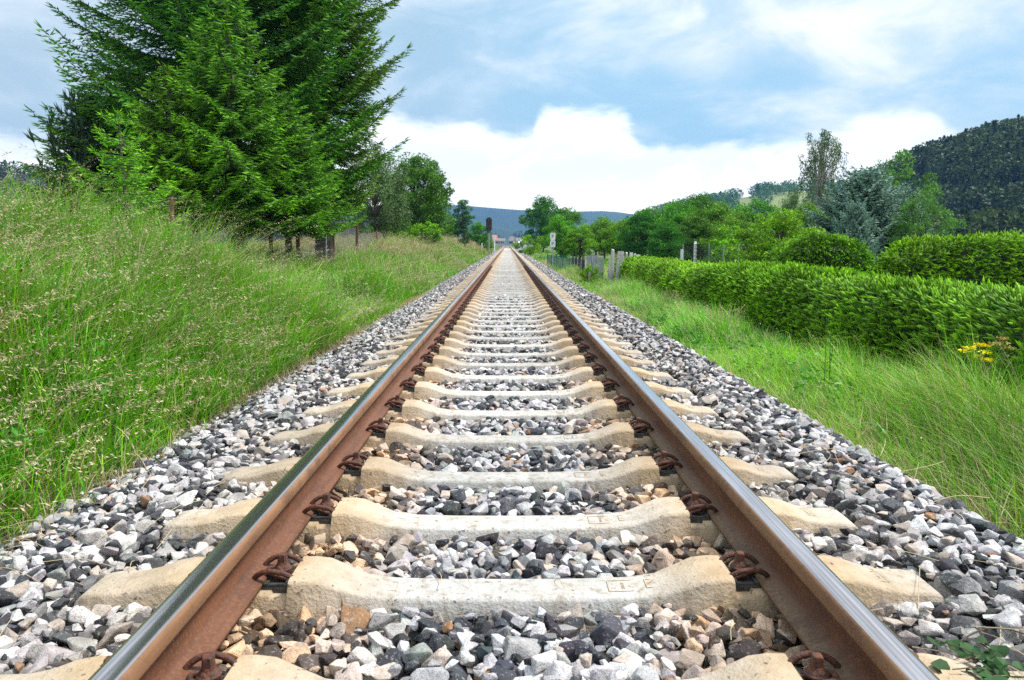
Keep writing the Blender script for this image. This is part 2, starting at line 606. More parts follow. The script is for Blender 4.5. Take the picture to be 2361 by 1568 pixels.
prof = rail_profile()
ys_r = np.concatenate([np.arange(-0.6, 12, 0.4), np.arange(12, 60, 3.0), np.arange(60, 460, 20.0)])


def make_rail(xc, label):
    P = np.array(prof)
    k = len(P)
    V = np.array([(xc + p[0], y, p[1]) for y in ys_r for p in P])
    Fa, Fs = [], []
    for i in range(len(ys_r) - 1):
        for j in range(k):
            j2 = (j + 1) % k
            f = (i * k + j, i * k + j2, (i + 1) * k + j2, (i + 1) * k + j)
            top = 13 <= j <= 16
            (Fs if top else Fa).append(f)
    me = npmesh('steel_rail', [(V, np.array(Fa), None, 0), (V, np.array(Fs), None, 1)], [M_rust, M_steel], True)
    # weld the two blocks
    bm = bmesh.new(); bm.from_mesh(me)
    bmesh.ops.remove_doubles(bm, verts=bm.verts, dist=1e-5)
    bmesh.ops.recalc_face_normals(bm, faces=bm.faces)
    bm.to_mesh(me); bm.free()
    o = link('steel_rail', me)
    return tag(o, label, 'rail', 'rails of the railway track')


make_rail(-0.7525, 'rusty steel rail on the side of the big spruces, dark polished top')
make_rail(0.7525, 'rusty steel rail on the side of the clipped hedge, bright silver top')

# ------------------------------------------------------------------ sleepers with their rail fastenings
SW = 0.165
prof_z = [(0.0, .028, .064), (0.20, .029, .064), (0.34, .033, .066), (0.42, .043, .070), (0.48, .066, .078), (0.53, .086, .084), (0.575, .091, .086),
          (0.612, .090, .086), (0.6165, .046, .090), (0.66, .046, .090), (0.664, .055, .090), (0.84, .055, .090), (0.844, .046, .090), (0.888, .046, .090), (0.8925, .088, .086),
          (0.925, .090, .086), (0.975, .082, .084), (1.03, .062, .080), (1.08, .052, .078), (1.15, .050, .077), (1.185, .044, .075), (1.205, .026, .072)]


def make_sleeper_body():
    full = [(-x, z, hw) for x, z, hw in prof_z[:0:-1]] + prof_z
    V, F = [], []
    ch = 0.010
    for x, z, hw in full:
        hb = hw + 0.036
        zb = -0.13
        fr = (z - ch - zb) / 0.22
        V += [(x, -hb, zb), (x, -(hw + ch * 0.8), z - ch), (x, -(hw + 0.002), z - ch * 0.28), (x, -(hw - 0.007), z), (x, 0, z + 0.0008),
              (x, (hw - 0.007), z), (x, (hw + 0.002), z - ch * 0.28), (x, (hw + ch * 0.8), z - ch), (x, hb, zb)]
    k = 9
    for i in range(len(full) - 1):
        for j in range(k - 1):
            F.append((i * k + j, (i + 1) * k + j, (i + 1) * k + j + 1, i * k + j + 1))
    V = np.array(V)
    n = len(full)
    caps = []
    for base, flip in ((0, False), ((n - 1) * k, True)):
        cpt = len(V)
        xe = V[base + 4][0] + (0.012 if flip else -0.012)
        V = np.vstack([V, [[xe, 0, -0.02]]])
        for j in range(k - 1):
            tri = (base + j, base + j + 1, cpt)
            caps.append(tri if not flip else (tri[1], tri[0], tri[2]))
        caps.append((base + k - 1, base, cpt) if not flip else (base, base + k - 1, cpt))
    # merge as one vertex block with both face kinds
    me = npmesh('sleeper_body', [(V, np.array(F), None, 0), (V, np.array(caps), None, 0)], [M_conc], True)
    bm = bmesh.new(); bm.from_mesh(me)
    bmesh.ops.remove_doubles(bm, verts=bm.verts, dist=1e-6)
    bmesh.ops.recalc_face_normals(bm, faces=bm.faces)
    for e in bm.edges:
        if len(e.link_faces) == 2 and e.calc_face_angle(0) > R(38):
            e.smooth = False
    bm.to_mesh(me); bm.free()
    return me


def catmull(P, n=6):
    P = np.asarray(P, dtype=float)
    Q = np.vstack([2 * P[0] - P[1], P, 2 * P[-1] - P[-2]])
    outp = []
    for i in range(1, len(Q) - 2):
        p0, p1, p2, p3 = Q[i - 1:i + 3]
        for k in range(n):
            s = k / n
            outp.append(0.5 * ((2 * p1) + (-p0 + p2) * s + (2 * p0 - 5 * p1 + 4 * p2 - p3) * s * s + (-p0 + 3 * p1 - 3 * p2 + p3) * s ** 3))
    outp.append(P[-1])
    return np.array(outp)


def clip_mesh():
    # u: away from the rail, v: along the track; symmetric W-shaped tension clamp
    half = [(-0.026, 0.046, 0.080), (-0.016, 0.050, 0.090), (0.004, 0.054, 0.101), (0.030, 0.057, 0.104), (0.058, 0.056, 0.098), (0.078, 0.051, 0.086), (0.088, 0.043, 0.076), (0.082, 0.029, 0.068),
            (0.055, 0.022, 0.068), (0.025, 0.021, 0.078), (0.006, 0.014, 0.084), (0.000, 0.0, 0.086)]
    full = half + [(u, -v_, z) for u, v_, z in half[-2::-1]]
    p = catmull(full, 4)
    V, F, T = tube(p, 0.0078, 8)
    me = npmesh('rail_clip', [(V, F, None, 0), (V, T, None, 0)], [M_clip], True)
    return me


def screw_mesh():
    bm = bmesh.new()
    def ring(r, z, n, sq=False):
        vs = []
        for i in range(n):
            a = 2 * math.pi * (i + 0.5) / n
            rr = r / max(abs(math.cos(a)), abs(math.sin(a))) if sq else r
            vs.append(bm.verts.new((0.040 + rr * math.cos(a), rr * math.sin(a), z)))
        return vs
    rs = [ring(0.026, 0.088, 16), ring(0.0265, 0.092, 16), ring(0.023, 0.095, 16), ring(0.021, 0.098, 16), ring(0.016, 0.104, 16), ring(0.0125, 0.110, 16, True),
          ring(0.0110, 0.131, 16, True), ring(0.0095, 0.1335, 16, True)]
    for a_, b_ in zip(rs, rs[1:]):
        for i in range(16):
            bm.faces.new((a_[i], a_[(i + 1) % 16], b_[(i + 1) % 16], b_[i]))
    bm.faces.new(rs[-1]); bm.faces.new(rs[0][::-1])
    return bm_to_mesh('screw', bm, [M_clip])


def plate_mesh():
    B = Bag()
    B.box(0.001, 0.074, -0.066, 0.066, 0.047, 0.0605)
    B.box(0.060, 0.0735, -0.064, 0.064, 0.0606, 0.070)
    B.box(0.002, 0.012, -0.058, 0.058, 0.0606, 0.0665)
    for s in (-1, 1):
        B.box(0.016, 0.058, s * 0.052 - 0.006, s * 0.052 + 0.006, 0.0606, 0.0650)
    me = B.mesh('guide_plate', [M_plate])
    return me


def text_mesh(name, body, size, mat, extrude=0.0006):
    cu = bpy.data.curves.new(name, 'FONT')
    cu.body = body
    cu.size = size
    cu.extrude = extrude
    cu.align_x = 'CENTER'
    cu.align_y = 'CENTER'
    ob = bpy.data.objects.new(name, cu)
    COL.objects.link(ob)
    dg = bpy.context.evaluated_depsgraph_get()
    me = bpy.data.meshes.new_from_object(ob.evaluated_get(dg))
    bpy.data.objects.remove(ob)
    bpy.data.curves.remove(cu)
    me.name = name
    me.materials.clear()
    me.materials.append(mat)
    return me


body_me = make_sleeper_body()
clip_me, screw_me, plate_me = clip_mesh(), screw_mesh(), plate_mesh()
xform_in = {}


def frame_bars(B, x0, x1, y0, y1, z, w_=0.0022):
    B.box(x0, x1, y0, y0 + w_, z, z + 0.0012)
    B.box(x0, x1, y1 - w_, y1, z, z + 0.0012)
    B.box(x0, x0 + w_, y0 + w_, y1 - w_, z, z + 0.0012)
    B.box(x1 - w_, x1, y0 + w_, y1 - w_, z, z + 0.0012)


def stamp_left():
    B = Bag()
    frame_bars(B, -0.385, -0.335, -0.026, 0.026, 0.0335)
    me = B.mesh('maker_stamp', [M_stamp])
    return me


def merged_text(items, frames, name):
    bm = bmesh.new()
    for body, size, x, y, z, rz in items:
        me = text_mesh('t', body, size, M_stamp)
        me.transform(Matrix.Translation((x, y, z)) @ Matrix.Rotation(rz, 4, 'Z'))
        bm.from_mesh(me)
        bpy.data.meshes.remove(me)
    B = Bag()
    for f in frames:
        frame_bars(B, *f)
    me = B.mesh('f', [M_stamp])
    bm.from_mesh(me)
    out_me = bm_to_mesh(name, bm, [M_stamp])
    return out_me


stamp_r_me = merged_text([('C', 0.036, 0.345, 0.0, 0.0345, 0), ('SUDOP', 0.013, 0.318, 0.0, 0.0340, R(90)), ('N', 0.020, 0.290, -0.014, 0.0325, 0), ('1', 0.018, 0.290, 0.014, 0.0325, 0), ('97', 0.026, 0.402, 0.0, 0.0408, R(90))],
                         [(0.275, 0.375, -0.036, 0.036, 0.0335), (0.382, 0.425, -0.028, 0.028, 0.0405)], 'maker_stamp')
stamp_l_me = merged_text([('B', 0.026, -0.352, 0.0, 0.0345, R(90))], [(-0.378, -0.326, -0.030, 0.030, 0.0338)], 'maker_stamp')
stamp_o_me = merged_text([('CN', 0.024, 1.045, 0.0, 0.0605, R(90))], [(1.02, 1.07, -0.034, 0.034, 0.0605)], 'maker_stamp')

# placement: measured back edges of the nearest ones, then every 0.6 m
backs = [1.10, 1.652, 2.209, 2.746, 3.29, 3.936, 4.54, 5.147, 5.77, 6.38, 6.97, 7.57]
S_Y = [b_ - 0.086 for b_ in backs]
while S_Y[-1] < 176:
    S_Y.append(S_Y[-1] + 0.6)
ORD = ['', 'nearest full-width', 'second full-width', 'third', 'fourth', 'fifth', 'sixth', 'seventh', 'eighth', 'ninth', 'tenth', 'eleventh', 'twelfth']
N_CLIP, N_STAMP = 52, 12
proto_clip = {}
for i, y in enumerate(S_Y):
    rt = empty('concrete_sleeper', (0.0, y, 0.0))
    if i == 0:
        lab = 'concrete sleeper nearest the camera, mostly below the bottom edge of the photo'
    elif i == 1:
        lab = 'concrete sleeper at the very bottom edge of the photo, only its raised ends in view'
    elif i <= 12:
        lab = f'{ORD[i-1] if i > 1 else ""} pale concrete sleeper from the camera, counted upward from the bottom of the photo, lying between the rails'
        lab = ' '.join(lab.split()[:16])
        lab = f'{ORD[i-1]} pale concrete sleeper counted up the track from the bottom of the photo'
    else:
        lab = 'pale concrete sleeper farther up the track than the twelve nearest, crowded by perspective'
    tag(rt, lab, 'sleeper', 'concrete sleepers under the rails')
    bo = link('sleeper_body', body_me, rt)
    if i < N_STAMP:
        for me in (stamp_l_me, stamp_r_me, stamp_o_me):
            link('maker_stamp', me, rt)
    if i < N_CLIP:
        jit = np.random.default_rng(i)
        for s in (-1, 1):
            for side in ((-1, 1) if i < 14 else (-1,)):
                # side -1: towards the track centre
                xr = s * 0.7525 + side * s * 0.0625
                c_ = link('rail_clip', clip_me, rt)
                c_.location = (xr, jit.uniform(-.004, .004), 0)
                c_.rotation_euler = (0, 0, (0 if side * s > 0 else math.pi) + jit.uniform(-.05, .05))
                link('screw', screw_me, c_)
                link('guide_plate', plate_me, c_)
# the far end of the track, past the individually built sleepers
B = Bag()
for y in np.arange(S_Y[-1] + 0.6, 455, 0.6):
    B.box(-1.2, 1.2, y - 0.08, y + 0.08, -0.1, 0.05)
tag(link('distant_sleepers', B.mesh('distant_sleepers', [M_conc])), 'far end of the concrete sleepers near the vanishing point', 'sleepers', kind='stuff')

# ------------------------------------------------------------------ ballast
def hull_stone(seed, npts, bev=False):
    r = np.random.default_rng(seed)
    p = r.normal(0, 1, (npts, 3))
    p /= np.linalg.norm(p, axis=1)[:, None]
    p = np.sign(p) * np.abs(p) ** 0.75
    p *= r.uniform(0.82, 1.12, (npts, 1))
    bm = bmesh.new()
    for q in p:
        bm.verts.new(q)
    res = bmesh.ops.convex_hull(bm, input=bm.verts)
    junk = [e for e in res['geom_interior'] if isinstance(e, bmesh.types.BMVert)]
    if junk:
        bmesh.ops.delete(bm, geom=junk, context='VERTS')
    bmesh.ops.dissolve_limit(bm, angle_limit=R(18 if bev else 12), verts=bm.verts, edges=bm.edges)
    if bev:
        bmesh.ops.bevel(bm, geom=list(bm.edges), offset=0.12, segments=2, affect='EDGES', profile=0.6)
    bmesh.ops.triangulate(bm, faces=bm.faces)
    bm.verts.index_update()
    V = np.array([v_.co[:] for v_ in bm.verts])
    F = np.array([[v_.index for v_ in f.verts] for f in bm.faces])
    bm.free()
    V /= np.abs(V).max(axis=0)
    return V, F


HI = [hull_stone(100 + k, 12 + k % 5, True) for k in range(22)]
LO = [hull_stone(300 + k, 10 + k % 4) for k in range(14)]
VLO = [hull_stone(500 + k, 7) for k in range(8)]


def stone_colors(x, n, r):
    kind = r.random(n)
    c = np.empty((n, 3))
    light = np.array([0.50, 0.485, 0.485]) * r.uniform(0.55, 1.3, (n, 1)) + r.normal(0, .012, (n, 3))
    dark = np.array([0.040, 0.043, 0.050]) * r.uniform(0.5, 1.7, (n, 1)) + r.normal(0, .004, (n, 3))
    mid = np.array([0.20, 0.20, 0.205]) * r.uniform(0.7, 1.3, (n, 1))
    tan = np.array([0.46, 0.38, 0.32]) * r.uniform(0.7, 1.2, (n, 1))
    rust = np.array([0.33, 0.17, 0.08]) * r.uniform(0.7, 1.2, (n, 1))
    c = np.where((kind < .52)[:, None], light, np.where((kind < .83)[:, None], dark, np.where((kind < .89)[:, None], mid, np.where((kind < .985)[:, None], tan, rust))))
    # brake and rust dust settled beside the rails
    d = np.abs(np.abs(x) - 0.67)
    f = np.clip(1.0 - d / 0.36, 0, 1) * r.uniform(0.35, 1.0, n)
    f = np.clip(f * 1.6, 0, 1)[:, None]
    lum = c.mean(axis=1, keepdims=True)
    dusty = lum * np.array([1.45, 0.84, 0.40]) * 0.95 + np.array([.012, .006, .0])
    f2 = np.clip(1.15 - np.abs(np.abs(x) - 0.95) / 0.5, 0, 1)[:, None] * 0.45
    c = c * (1 - f) + dusty * f
    dusty2 = lum * np.array([1.10, 0.95, 0.80])
    c = c * (1 - f2) + dusty2 * f2
    return np.clip(c, 0.012, 0.8)


def place_stones(protos, pos, size, colr, r, ids):
    """pos (n,3), size (n,3) half extents; random tumble mostly flat; returns parts"""
    parts = []
    n = len(pos)
    yaw = r.uniform(0, 2 * np.pi, n)
    tilt = r.normal(0, 0.38, (n, 2))
    cy, sy = np.cos(yaw), np.sin(yaw)
    cx_, sx_ = np.cos(tilt[:, 0]), np.sin(tilt[:, 0])
    cz_, sz_ = np.cos(tilt[:, 1]), np.sin(tilt[:, 1])
    Rz = np.zeros((n, 3, 3)); Rz[:, 0, 0] = cy; Rz[:, 0, 1] = -sy; Rz[:, 1, 0] = sy; Rz[:, 1, 1] = cy; Rz[:, 2, 2] = 1
    Rx = np.zeros((n, 3, 3)); Rx[:, 0, 0] = 1; Rx[:, 1, 1] = cx_; Rx[:, 1, 2] = -sx_; Rx[:, 2, 1] = sx_; Rx[:, 2, 2] = cx_
    Ry = np.zeros((n, 3, 3)); Ry[:, 1, 1] = 1; Ry[:, 0, 0] = cz_; Ry[:, 0, 2] = sz_; Ry[:, 2, 0] = -sz_; Ry[:, 2, 2] = cz_
    M = Rx @ Ry @ Rz
    for k, (PV, PF) in enumerate(protos):
        s = np.where(ids == k)[0]
        if not len(s):
            continue
        loc = PV[None] * size[s][:, None, :]
        Vw = np.einsum('nij,nkj->nki', M[s], loc) + pos[s][:, None, :]
        m = len(PV)
        F = (PF[None] + (np.arange(len(s)) * m)[:, None, None]).reshape(-1, 3)
        C = np.repeat(colr[s], m, axis=0)
        parts.append((Vw.reshape(-1, 3), F, C, 0))
    return parts


def shoulder_target(x):
    """surface height of the ballast across the track"""
    ax_ = np.abs(x)
    z = np.where(ax_ < 0.55, 0.002, np.where(ax_ < 0.9, 0.006, 0.020))
    z = z + np.where((ax_ > 1.22) & (x > 0), 0.03, 0.0)
    z = np.where(x > 1.62, 0.04 - (x - 1.62) * 0.62, z)
    z = np.where(x < -1.45, 0.012 - (-x - 1.45) * 0.30, z)
    return z


def deposit(y0, y1, seed, smin, smax, tries_per_m2, res=0.01):
    r = np.random.default_rng(seed)
    x0, x1 = -2.02, 2.12
    nxh, nyh = int((x1 - x0) / res), int((y1 - y0) / res)
    gx_ = x0 + (np.arange(nxh) + .5) * res
    base = np.where(gx_ > 1.6, shoulder_target(gx_) - 0.10, np.where(gx_ < -1.5, shoulder_target(gx_) - .09, -0.10))
    H = np.tile(base[:, None], (1, nyh))
    blocked = np.zeros((nxh, nyh), dtype=bool)
    yy = y0 + (np.arange(nyh) + .5) * res
    for sy in S_Y:
        m = np.abs(yy - sy) < 0.088
        if m.any():
            blocked[np.ix_(np.abs(gx_) < 1.20, m)] = True
    tgt = shoulder_target(gx_)
    n = int((x1 - x0) * (y1 - y0) * tries_per_m2)
    P, S = [], []
    px = r.uniform(x0 + .03, x1 - .03, n); py = r.uniform(y0 + .03, y1 - .03, n)
    base_s = np.clip(r.lognormal(math.log((smin + smax) * 0.46), 0.30, n), smin, smax) * np.where(np.arange(n) < n * 0.35, 1.0, np.where(np.arange(n) < n * 0.75, 0.85, 0.6))
    asp = r.uniform(0.62, 1.0, n); ht = r.uniform(0.45, 0.8, n)
    tol = r.uniform(0.0, 0.028, n)
    cache = {}
    for i in range(n):
        a_ = base_s[i]
        rad = int(round(a_ * (0.5 + 0.5 * asp[i]) / res))
        rad = max(rad, 1)
        if rad not in cache:
            q = np.arange(-rad, rad + 1)
            rr = (q[:, None] ** 2 + q[None, :] ** 2) / (rad + 0.3) ** 2
            cache[rad] = (rr <= 1.0, np.sqrt(np.clip(1 - rr, 0, 1)))
        mask, cap = cache[rad]
        ix = int((px[i] - x0) / res); iy = int((py[i] - y0) / res)
        if ix - rad < 0 or iy - rad < 0 or ix + rad + 1 > nxh or iy + rad + 1 > nyh:
            continue
        if blocked[ix, iy] or blocked[ix - rad:ix + rad + 1, iy - rad:iy + rad + 1].mean() > 0.10:
            continue
        sub = H[ix - rad:ix + rad + 1, iy - rad:iy + rad + 1]
        hm = sub[mask]
        c_ = a_ * ht[i]
        z = 0.5 * hm.mean() + 0.5 * hm.max() + c_ * 0.50
        # under and beside the rail foot the stones stay lower
        lim = tgt[ix] + tol[i]
        if abs(abs(px[i]) - 0.7525) < 0.075 + a_ * 0.7:
            lim = min(lim, 0.045 - 0.01)
        if z + c_ * 0.8 > lim:
            continue
        sub[mask] = np.maximum(hm, z + c_ * 0.75 * cap[mask])
        P.append((px[i], py[i], z)); S.append((a_, a_ * asp[i], c_))
    return np.array(P), np.array(S)


parts = []
P, S = deposit(0.75, 5.2, 1, 0.015, 0.058, 4800)
r = np.random.default_rng(21)
parts += place_stones(HI, P, S * 1.10, stone_colors(P[:, 0], len(P), r), r, r.integers(0, len(HI), len(P)))
n_near = len(P)
P, S = deposit(5.15, 15.0, 2, 0.018, 0.050, 3400, 0.012)
parts += place_stones(LO, P, S * 1.12, stone_colors(P[:, 0], len(P), r), r, r.integers(0, len(LO), len(P)))
print('stones', n_near, len(P))


def carpet(y0, y1, dens, s0, s1, protos):
    area = 4.1 * (y1 - y0)
    n = int(area * dens)
    x = r.uniform(-2.0, 2.1, n); y = r.uniform(y0, y1, n)
    k = np.searchsorted(S_Y, y).clip(1, len(S_Y) - 1)
    dist = np.minimum(np.abs(y - np.array(S_Y)[k - 1]), np.abs(y - np.array(S_Y)[k]))
    ok = ~((np.abs(x) < 1.21) & (dist < 0.10)) & ~(np.abs(np.abs(x) - 0.7525) < 0.09)
    x, y = x[ok], y[ok]
    n = len(x)
    s = r.uniform(s0, s1, n)
    S_ = np.stack([s, s * r.uniform(.65, 1, n), s * r.uniform(.5, .8, n)], -1)
    z = shoulder_target(x) - S_[:, 2] * 0.75 + r.uniform(-.02, 0.012, n)
    return place_stones(protos, np.stack([x, y, z], -1), S_, stone_colors(x, n, r), r, r.integers(0, len(protos), n))


parts += carpet(15.0, 32.0, 620, 0.026, 0.046, VLO)
parts += carpet(32.0, 80.0, 200, 0.035, 0.065, VLO)
parts += carpet(80.0, 260.0, 45, 0.05, 0.10, VLO)
tag(link('ballast', npmesh('ballast', parts, [M_stone])), 'grey, black and tan crushed stone ballast around the sleepers', 'ballast', kind='stuff')

# fill under the stones
M_bed, t, b, o = new_mat('track_bed')
tc = t.n('ShaderNodeTexCoord')
vor = t.n('ShaderNodeTexVoronoi')
vor.inputs['Scale'].default_value = 16.0
t.l(tc.outputs['Object'], vor.inputs['Vector'])
sc_ = t.n('ShaderNodeSeparateColor')
t.l(vor.outputs['Color'], sc_.inputs[0])
c = t.mix(t.smooth(sc_.outputs[0], 0.35, 0.6), (0.06, 0.06, 0.065), (0.34, 0.32, 0.31))
t.l(c, b.inputs['Base Color'])
b.inputs['Roughness'].default_value = 0.95
bx = np.array([-2.05, -1.5, -1.2, 1.2, 1.6, 1.85, 2.15])
by = np.array([-3, 5, 15, 60, 200, 460.0])
bz = {-2.05: -.16, -1.5: -.07, -1.2: -.065, 1.2: -.065, 1.6: -.06, 1.85: -.16, 2.15: -.34}
V = np.array([(x, y, bz[x] + (0.03 if y > 14 else 0)) for y in by for x in bx])
F = np.array([(i * 7 + j, i * 7 + j + 1, (i + 1) * 7 + j + 1, (i + 1) * 7 + j) for i in range(5) for j in range(6)])
tag(link('track_bed', npmesh('track_bed', [(V, F, None)], [M_bed])), kind='structure')

# ------------------------------------------------------------------ grass
def blade_parts(base, h, wd, ang, lean, bend, col0, col1, nseg=4):
    """vectorised curved, tapering grass blades"""
    n = len(base)
    t_ = np.linspace(0, 1, nseg + 1)
    dx, dy = np.cos(ang), np.sin(ang)
    off = (lean[:, None] * t_[None] + bend[:, None] * t_[None] ** 2.2) * h[:, None]
    zz = h[:, None] * (t_[None] - 0.42 * np.abs(bend[:, None]) * t_[None] ** 2.6)
    cx_ = base[:, 0, None] + off * dx[:, None]
    cy_ = base[:, 1, None] + off * dy[:, None]
    cz_ = base[:, 2, None] + zz
    wa = ang + np.pi / 2 + rng.normal(0, 0.5, n)
    half = wd[:, None] * (1 - t_[None] ** 1.6) * 0.5 + 0.0002
    ox, oy = np.cos(wa)[:, None] * half, np.sin(wa)[:, None] * half
    L = np.stack([cx_ - ox, cy_ - oy, cz_], -1)
    Rr = np.stack([cx_ + ox, cy_ + oy, cz_], -1)
    V = np.stack([L, Rr], 2).reshape(n, -1, 3)
    k = 2 * (nseg + 1)
    f = np.array([(2 * i, 2 * i + 1, 2 * i + 3, 2 * i + 2) for i in range(nseg)])
    F = (f[None] + (np.arange(n) * k)[:, None, None]).reshape(-1, 4)
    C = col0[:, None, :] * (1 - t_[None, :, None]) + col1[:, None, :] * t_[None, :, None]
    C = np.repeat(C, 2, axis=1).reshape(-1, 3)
    top = np.stack([cx_, cy_, cz_], -1)
    return (V.reshape(-1, 3), F, C, 0), top


def diamonds(cen, a_dir, length, width, col):
    """flat lens-shaped quads: leaves, spikelets, petals"""
    n = len(cen)
    r1 = rng.normal(0, 1, (n, 3))
    b_dir = np.cross(a_dir, r1)
    b_dir /= np.linalg.norm(b_dir, axis=1)[:, None] + 1e-9
    L = np.asarray(length)[:, None] * 0.5
    W = np.asarray(width)[:, None] * 0.5
    V = np.stack([cen - a_dir * L, cen + b_dir * W - a_dir * L * 0.1, cen + a_dir * L, cen - b_dir * W - a_dir * L * 0.1], 1)
    F = np.arange(n * 4).reshape(n, 4)
    return (V.reshape(-1, 3), F, np.repeat(col, 4, axis=0), 0)


GREEN = np.array([[0.14, 0.43, 0.018], [0.095, 0.35, 0.022], [0.22, 0.50, 0.025], [0.15, 0.41, 0.05], [0.29, 0.52, 0.05]])
DRY = np.array([[0.50, 0.42, 0.22], [0.56, 0.48, 0.30], [0.42, 0.33, 0.17]])


def grass_field(name, xr, yr, dens, hh, wd, seed, label, dryness=0.1, wind=(0.8, 0.3), stalk=0.0, hfun=None, nseg=4, dfun=None, edge_low=None, plume=None):
    r = np.random.default_rng(seed)
    n = int((xr[1] - xr[0]) * (yr[1] - yr[0]) * dens)
    x = r.uniform(*xr, n); y = r.uniform(*yr, n)
    # tussocks
    k = n // 14
    if k > 4:
        cxk = r.uniform(*xr, k); cyk = r.uniform(*yr, k)
        idx = r.integers(0, k, n)
        pull = r.random(n) < 0.6
        sg = 0.035 + 0.0035 * yr[1]
        x = np.where(pull, cxk[idx] + r.normal(0, sg, n), x)
        y = np.where(pull, cyk[idx] + r.normal(0, sg, n), y)
        hk = r.uniform(0.7, 1.25, k)[idx]
        ak = r.uniform(0, 6.28, k)[idx]
    else:
        hk = np.ones(n); ak = r.uniform(0, 6.28, n)
    patch = sines(x * 1.1, y * 0.55, seed + 5)
    lim = np.clip(x, xr[0], xr[1]) == x
    keep = lim & (r.random(n) < np.clip(0.85 + 0.5 * patch, 0.35, 1))
    x, y, hk, ak, patch = x[keep], y[keep], hk[keep], ak[keep], patch[keep]
    n = len(x)
    z = ground_z(x, y) - 0.01
    h = r.uniform(0.55, 1.0, n) * hk * hh * (1 + 0.22 * patch)
    if hfun is not None:
        h = h * hfun(x, y)
    ang = np.where(r.random(n) < 0.45, np.arctan2(wind[1], wind[0]) + r.normal(0, 0.7, n), r.uniform(0, 6.28, n))
    lean = r.uniform(0.0, 0.35, n); bend = r.uniform(0.05, 1.0, n) ** 1.3
    g = GREEN[r.integers(0, len(GREEN), n)] * r.uniform(0.55, 1.35, (n, 1)) * (1 + 0.25 * sines(x * 0.9, y * 0.5, seed + 21))[:, None]
    d = DRY[r.integers(0, len(DRY), n)] * r.uniform(0.8, 1.2, (n, 1))
    dn = dryness if dfun is None else dfun(x, y)
    isd = (r.random(n) < np.clip(dn * (1 + 0.9 * patch), 0, 1))[:, None]
    c0 = np.where(isd, d * 0.8, g * np.array([0.8, 0.8, 0.8]))  # bases darker than tips: shade deep in the sward painted into the tint
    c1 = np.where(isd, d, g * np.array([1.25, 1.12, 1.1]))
    w_ = r.uniform(0.6, 1.3, n) * wd
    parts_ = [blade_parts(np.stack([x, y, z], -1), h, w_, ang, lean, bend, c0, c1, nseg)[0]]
    if stalk > 0:
        m = int((xr[1] - xr[0]) * (yr[1] - yr[0]) * stalk)
        x = r.uniform(*xr, m); y = r.uniform(*yr, m)
        pt = sines(x * 1.1, y * 0.55, seed + 9)
        kp = r.random(m) < np.clip(0.55 + 1.1 * pt, 0.04, 1)
        x, y = x[kp], y[kp]; m = len(x)
        z = ground_z(x, y)
        h = r.uniform(0.75, 1.2, m) * hh * 1.20
        if hfun is not None:
            h = h * hfun(x, y)
        ang = np.arctan2(wind[1], wind[0]) + r.normal(0, 0.95, m)
        lean = r.uniform(0.05, 0.35, m); bend = r.uniform(0.3, 1.05, m)
        sc = max(1.0, wd / 0.006)
        col = DRY[r.integers(0, 3, m)] * np.array([1.0, 0.95, 0.85])
        gcol = col * 0.5 + np.array([0.08, 0.13, 0.03])
        pp, top = blade_parts(np.stack([x, y, z], -1), h, np.full(m, 0.0028 * sc), ang, lean, bend, gcol, col, 6)
        parts_.append(pp)
        # drooping panicles along the last third of each stalk
        q = 30 if sc < 1.4 else (16 if sc < 2 else 8)
        psp = 1.0
        if plume:
            q, psp = plume
        ti = r.uniform(0.74 if not plume else 0.60, 1.0, (m, q)) * 6
        lo = np.minimum(ti.astype(int), 5); fr = (ti - lo)[..., None]
        ar = np.arange(m)[:, None]
        pc = top[ar, lo] * (1 - fr) + top[ar, lo + 1] * fr
        spread = (0.010 * psp * sc ** 0.5 * (1.15 - (ti / 6)) * 3.0 + 0.004)[..., None]
        pc = pc + r.normal(0, 1, (m, q, 3)) * spread * np.array([1, 1, 0.6])
        tdir = (top[ar, lo + 1] - top[ar, lo])
        tdir = tdir / (np.linalg.norm(tdir, axis=-1, keepdims=True) + 1e-9)
        dirv = tdir + r.normal(0, 0.40, (m, q, 3)) + np.array([0, 0, -0.55])
        dirv = dirv / (np.linalg.norm(dirv, axis=-1, keepdims=True) + 1e-9)
        cc = (np.array([0.52, 0.42, 0.28])[None] * r.uniform(0.6, 1.3, (m, 1)) + r.normal(0, .02, (m, 3)))
        cc = np.repeat(cc, q, axis=0)
        parts_.append(diamonds(pc.reshape(-1, 3), dirv.reshape(-1, 3), r.uniform(.010, .020, m * q) * sc ** 0.8, r.uniform(.0024, .0045, m * q) * sc, np.clip(cc, .05, .9)))
    tag(link(name, npmesh(name, parts_, [M_grass])), label, 'grass', kind='stuff')


def h_left(x, y):
    t_ = np.clip((-x - 1.85) / 1.1, 0, 1)
    return (0.45 + 0.55 * t_) * np.clip(0.95 + 0.55 * sines(x * 2.3, y * 1.6, 70), 0.35, 1.6)


def dry_left(x, y):
    return np.clip(0.10 + 0.62 * np.clip((y - 18) / 12, 0, 1) * np.clip((-x - 2.2) / 1.5, 0.15, 1), 0, 0.75)


def h_right(x, y):
    return (0.50 + 0.50 * np.clip((x - 2.1) / 0.8, 0, 1)) * np.clip(1.0 + 0.55 * sines(x * 2.6, y * 1.5, 77), 0.35, 1.7) * (1 - 0.45 * np.clip((x - 3.1) / 0.5, 0, 1))


def dry_right(x, y):
    edge_ = np.clip((2.55 - x) / 0.45, 0, 1)
    return np.clip(0.03 + 0.28 * edge_ * (0.6 + 0.6 * sines(x, y * 0.9, 15)) + 0.15 * np.clip(sines(x * 1.1, y * 0.6, 16) - 0.2, 0, 1) + 0.007 * y, 0, 0.8)


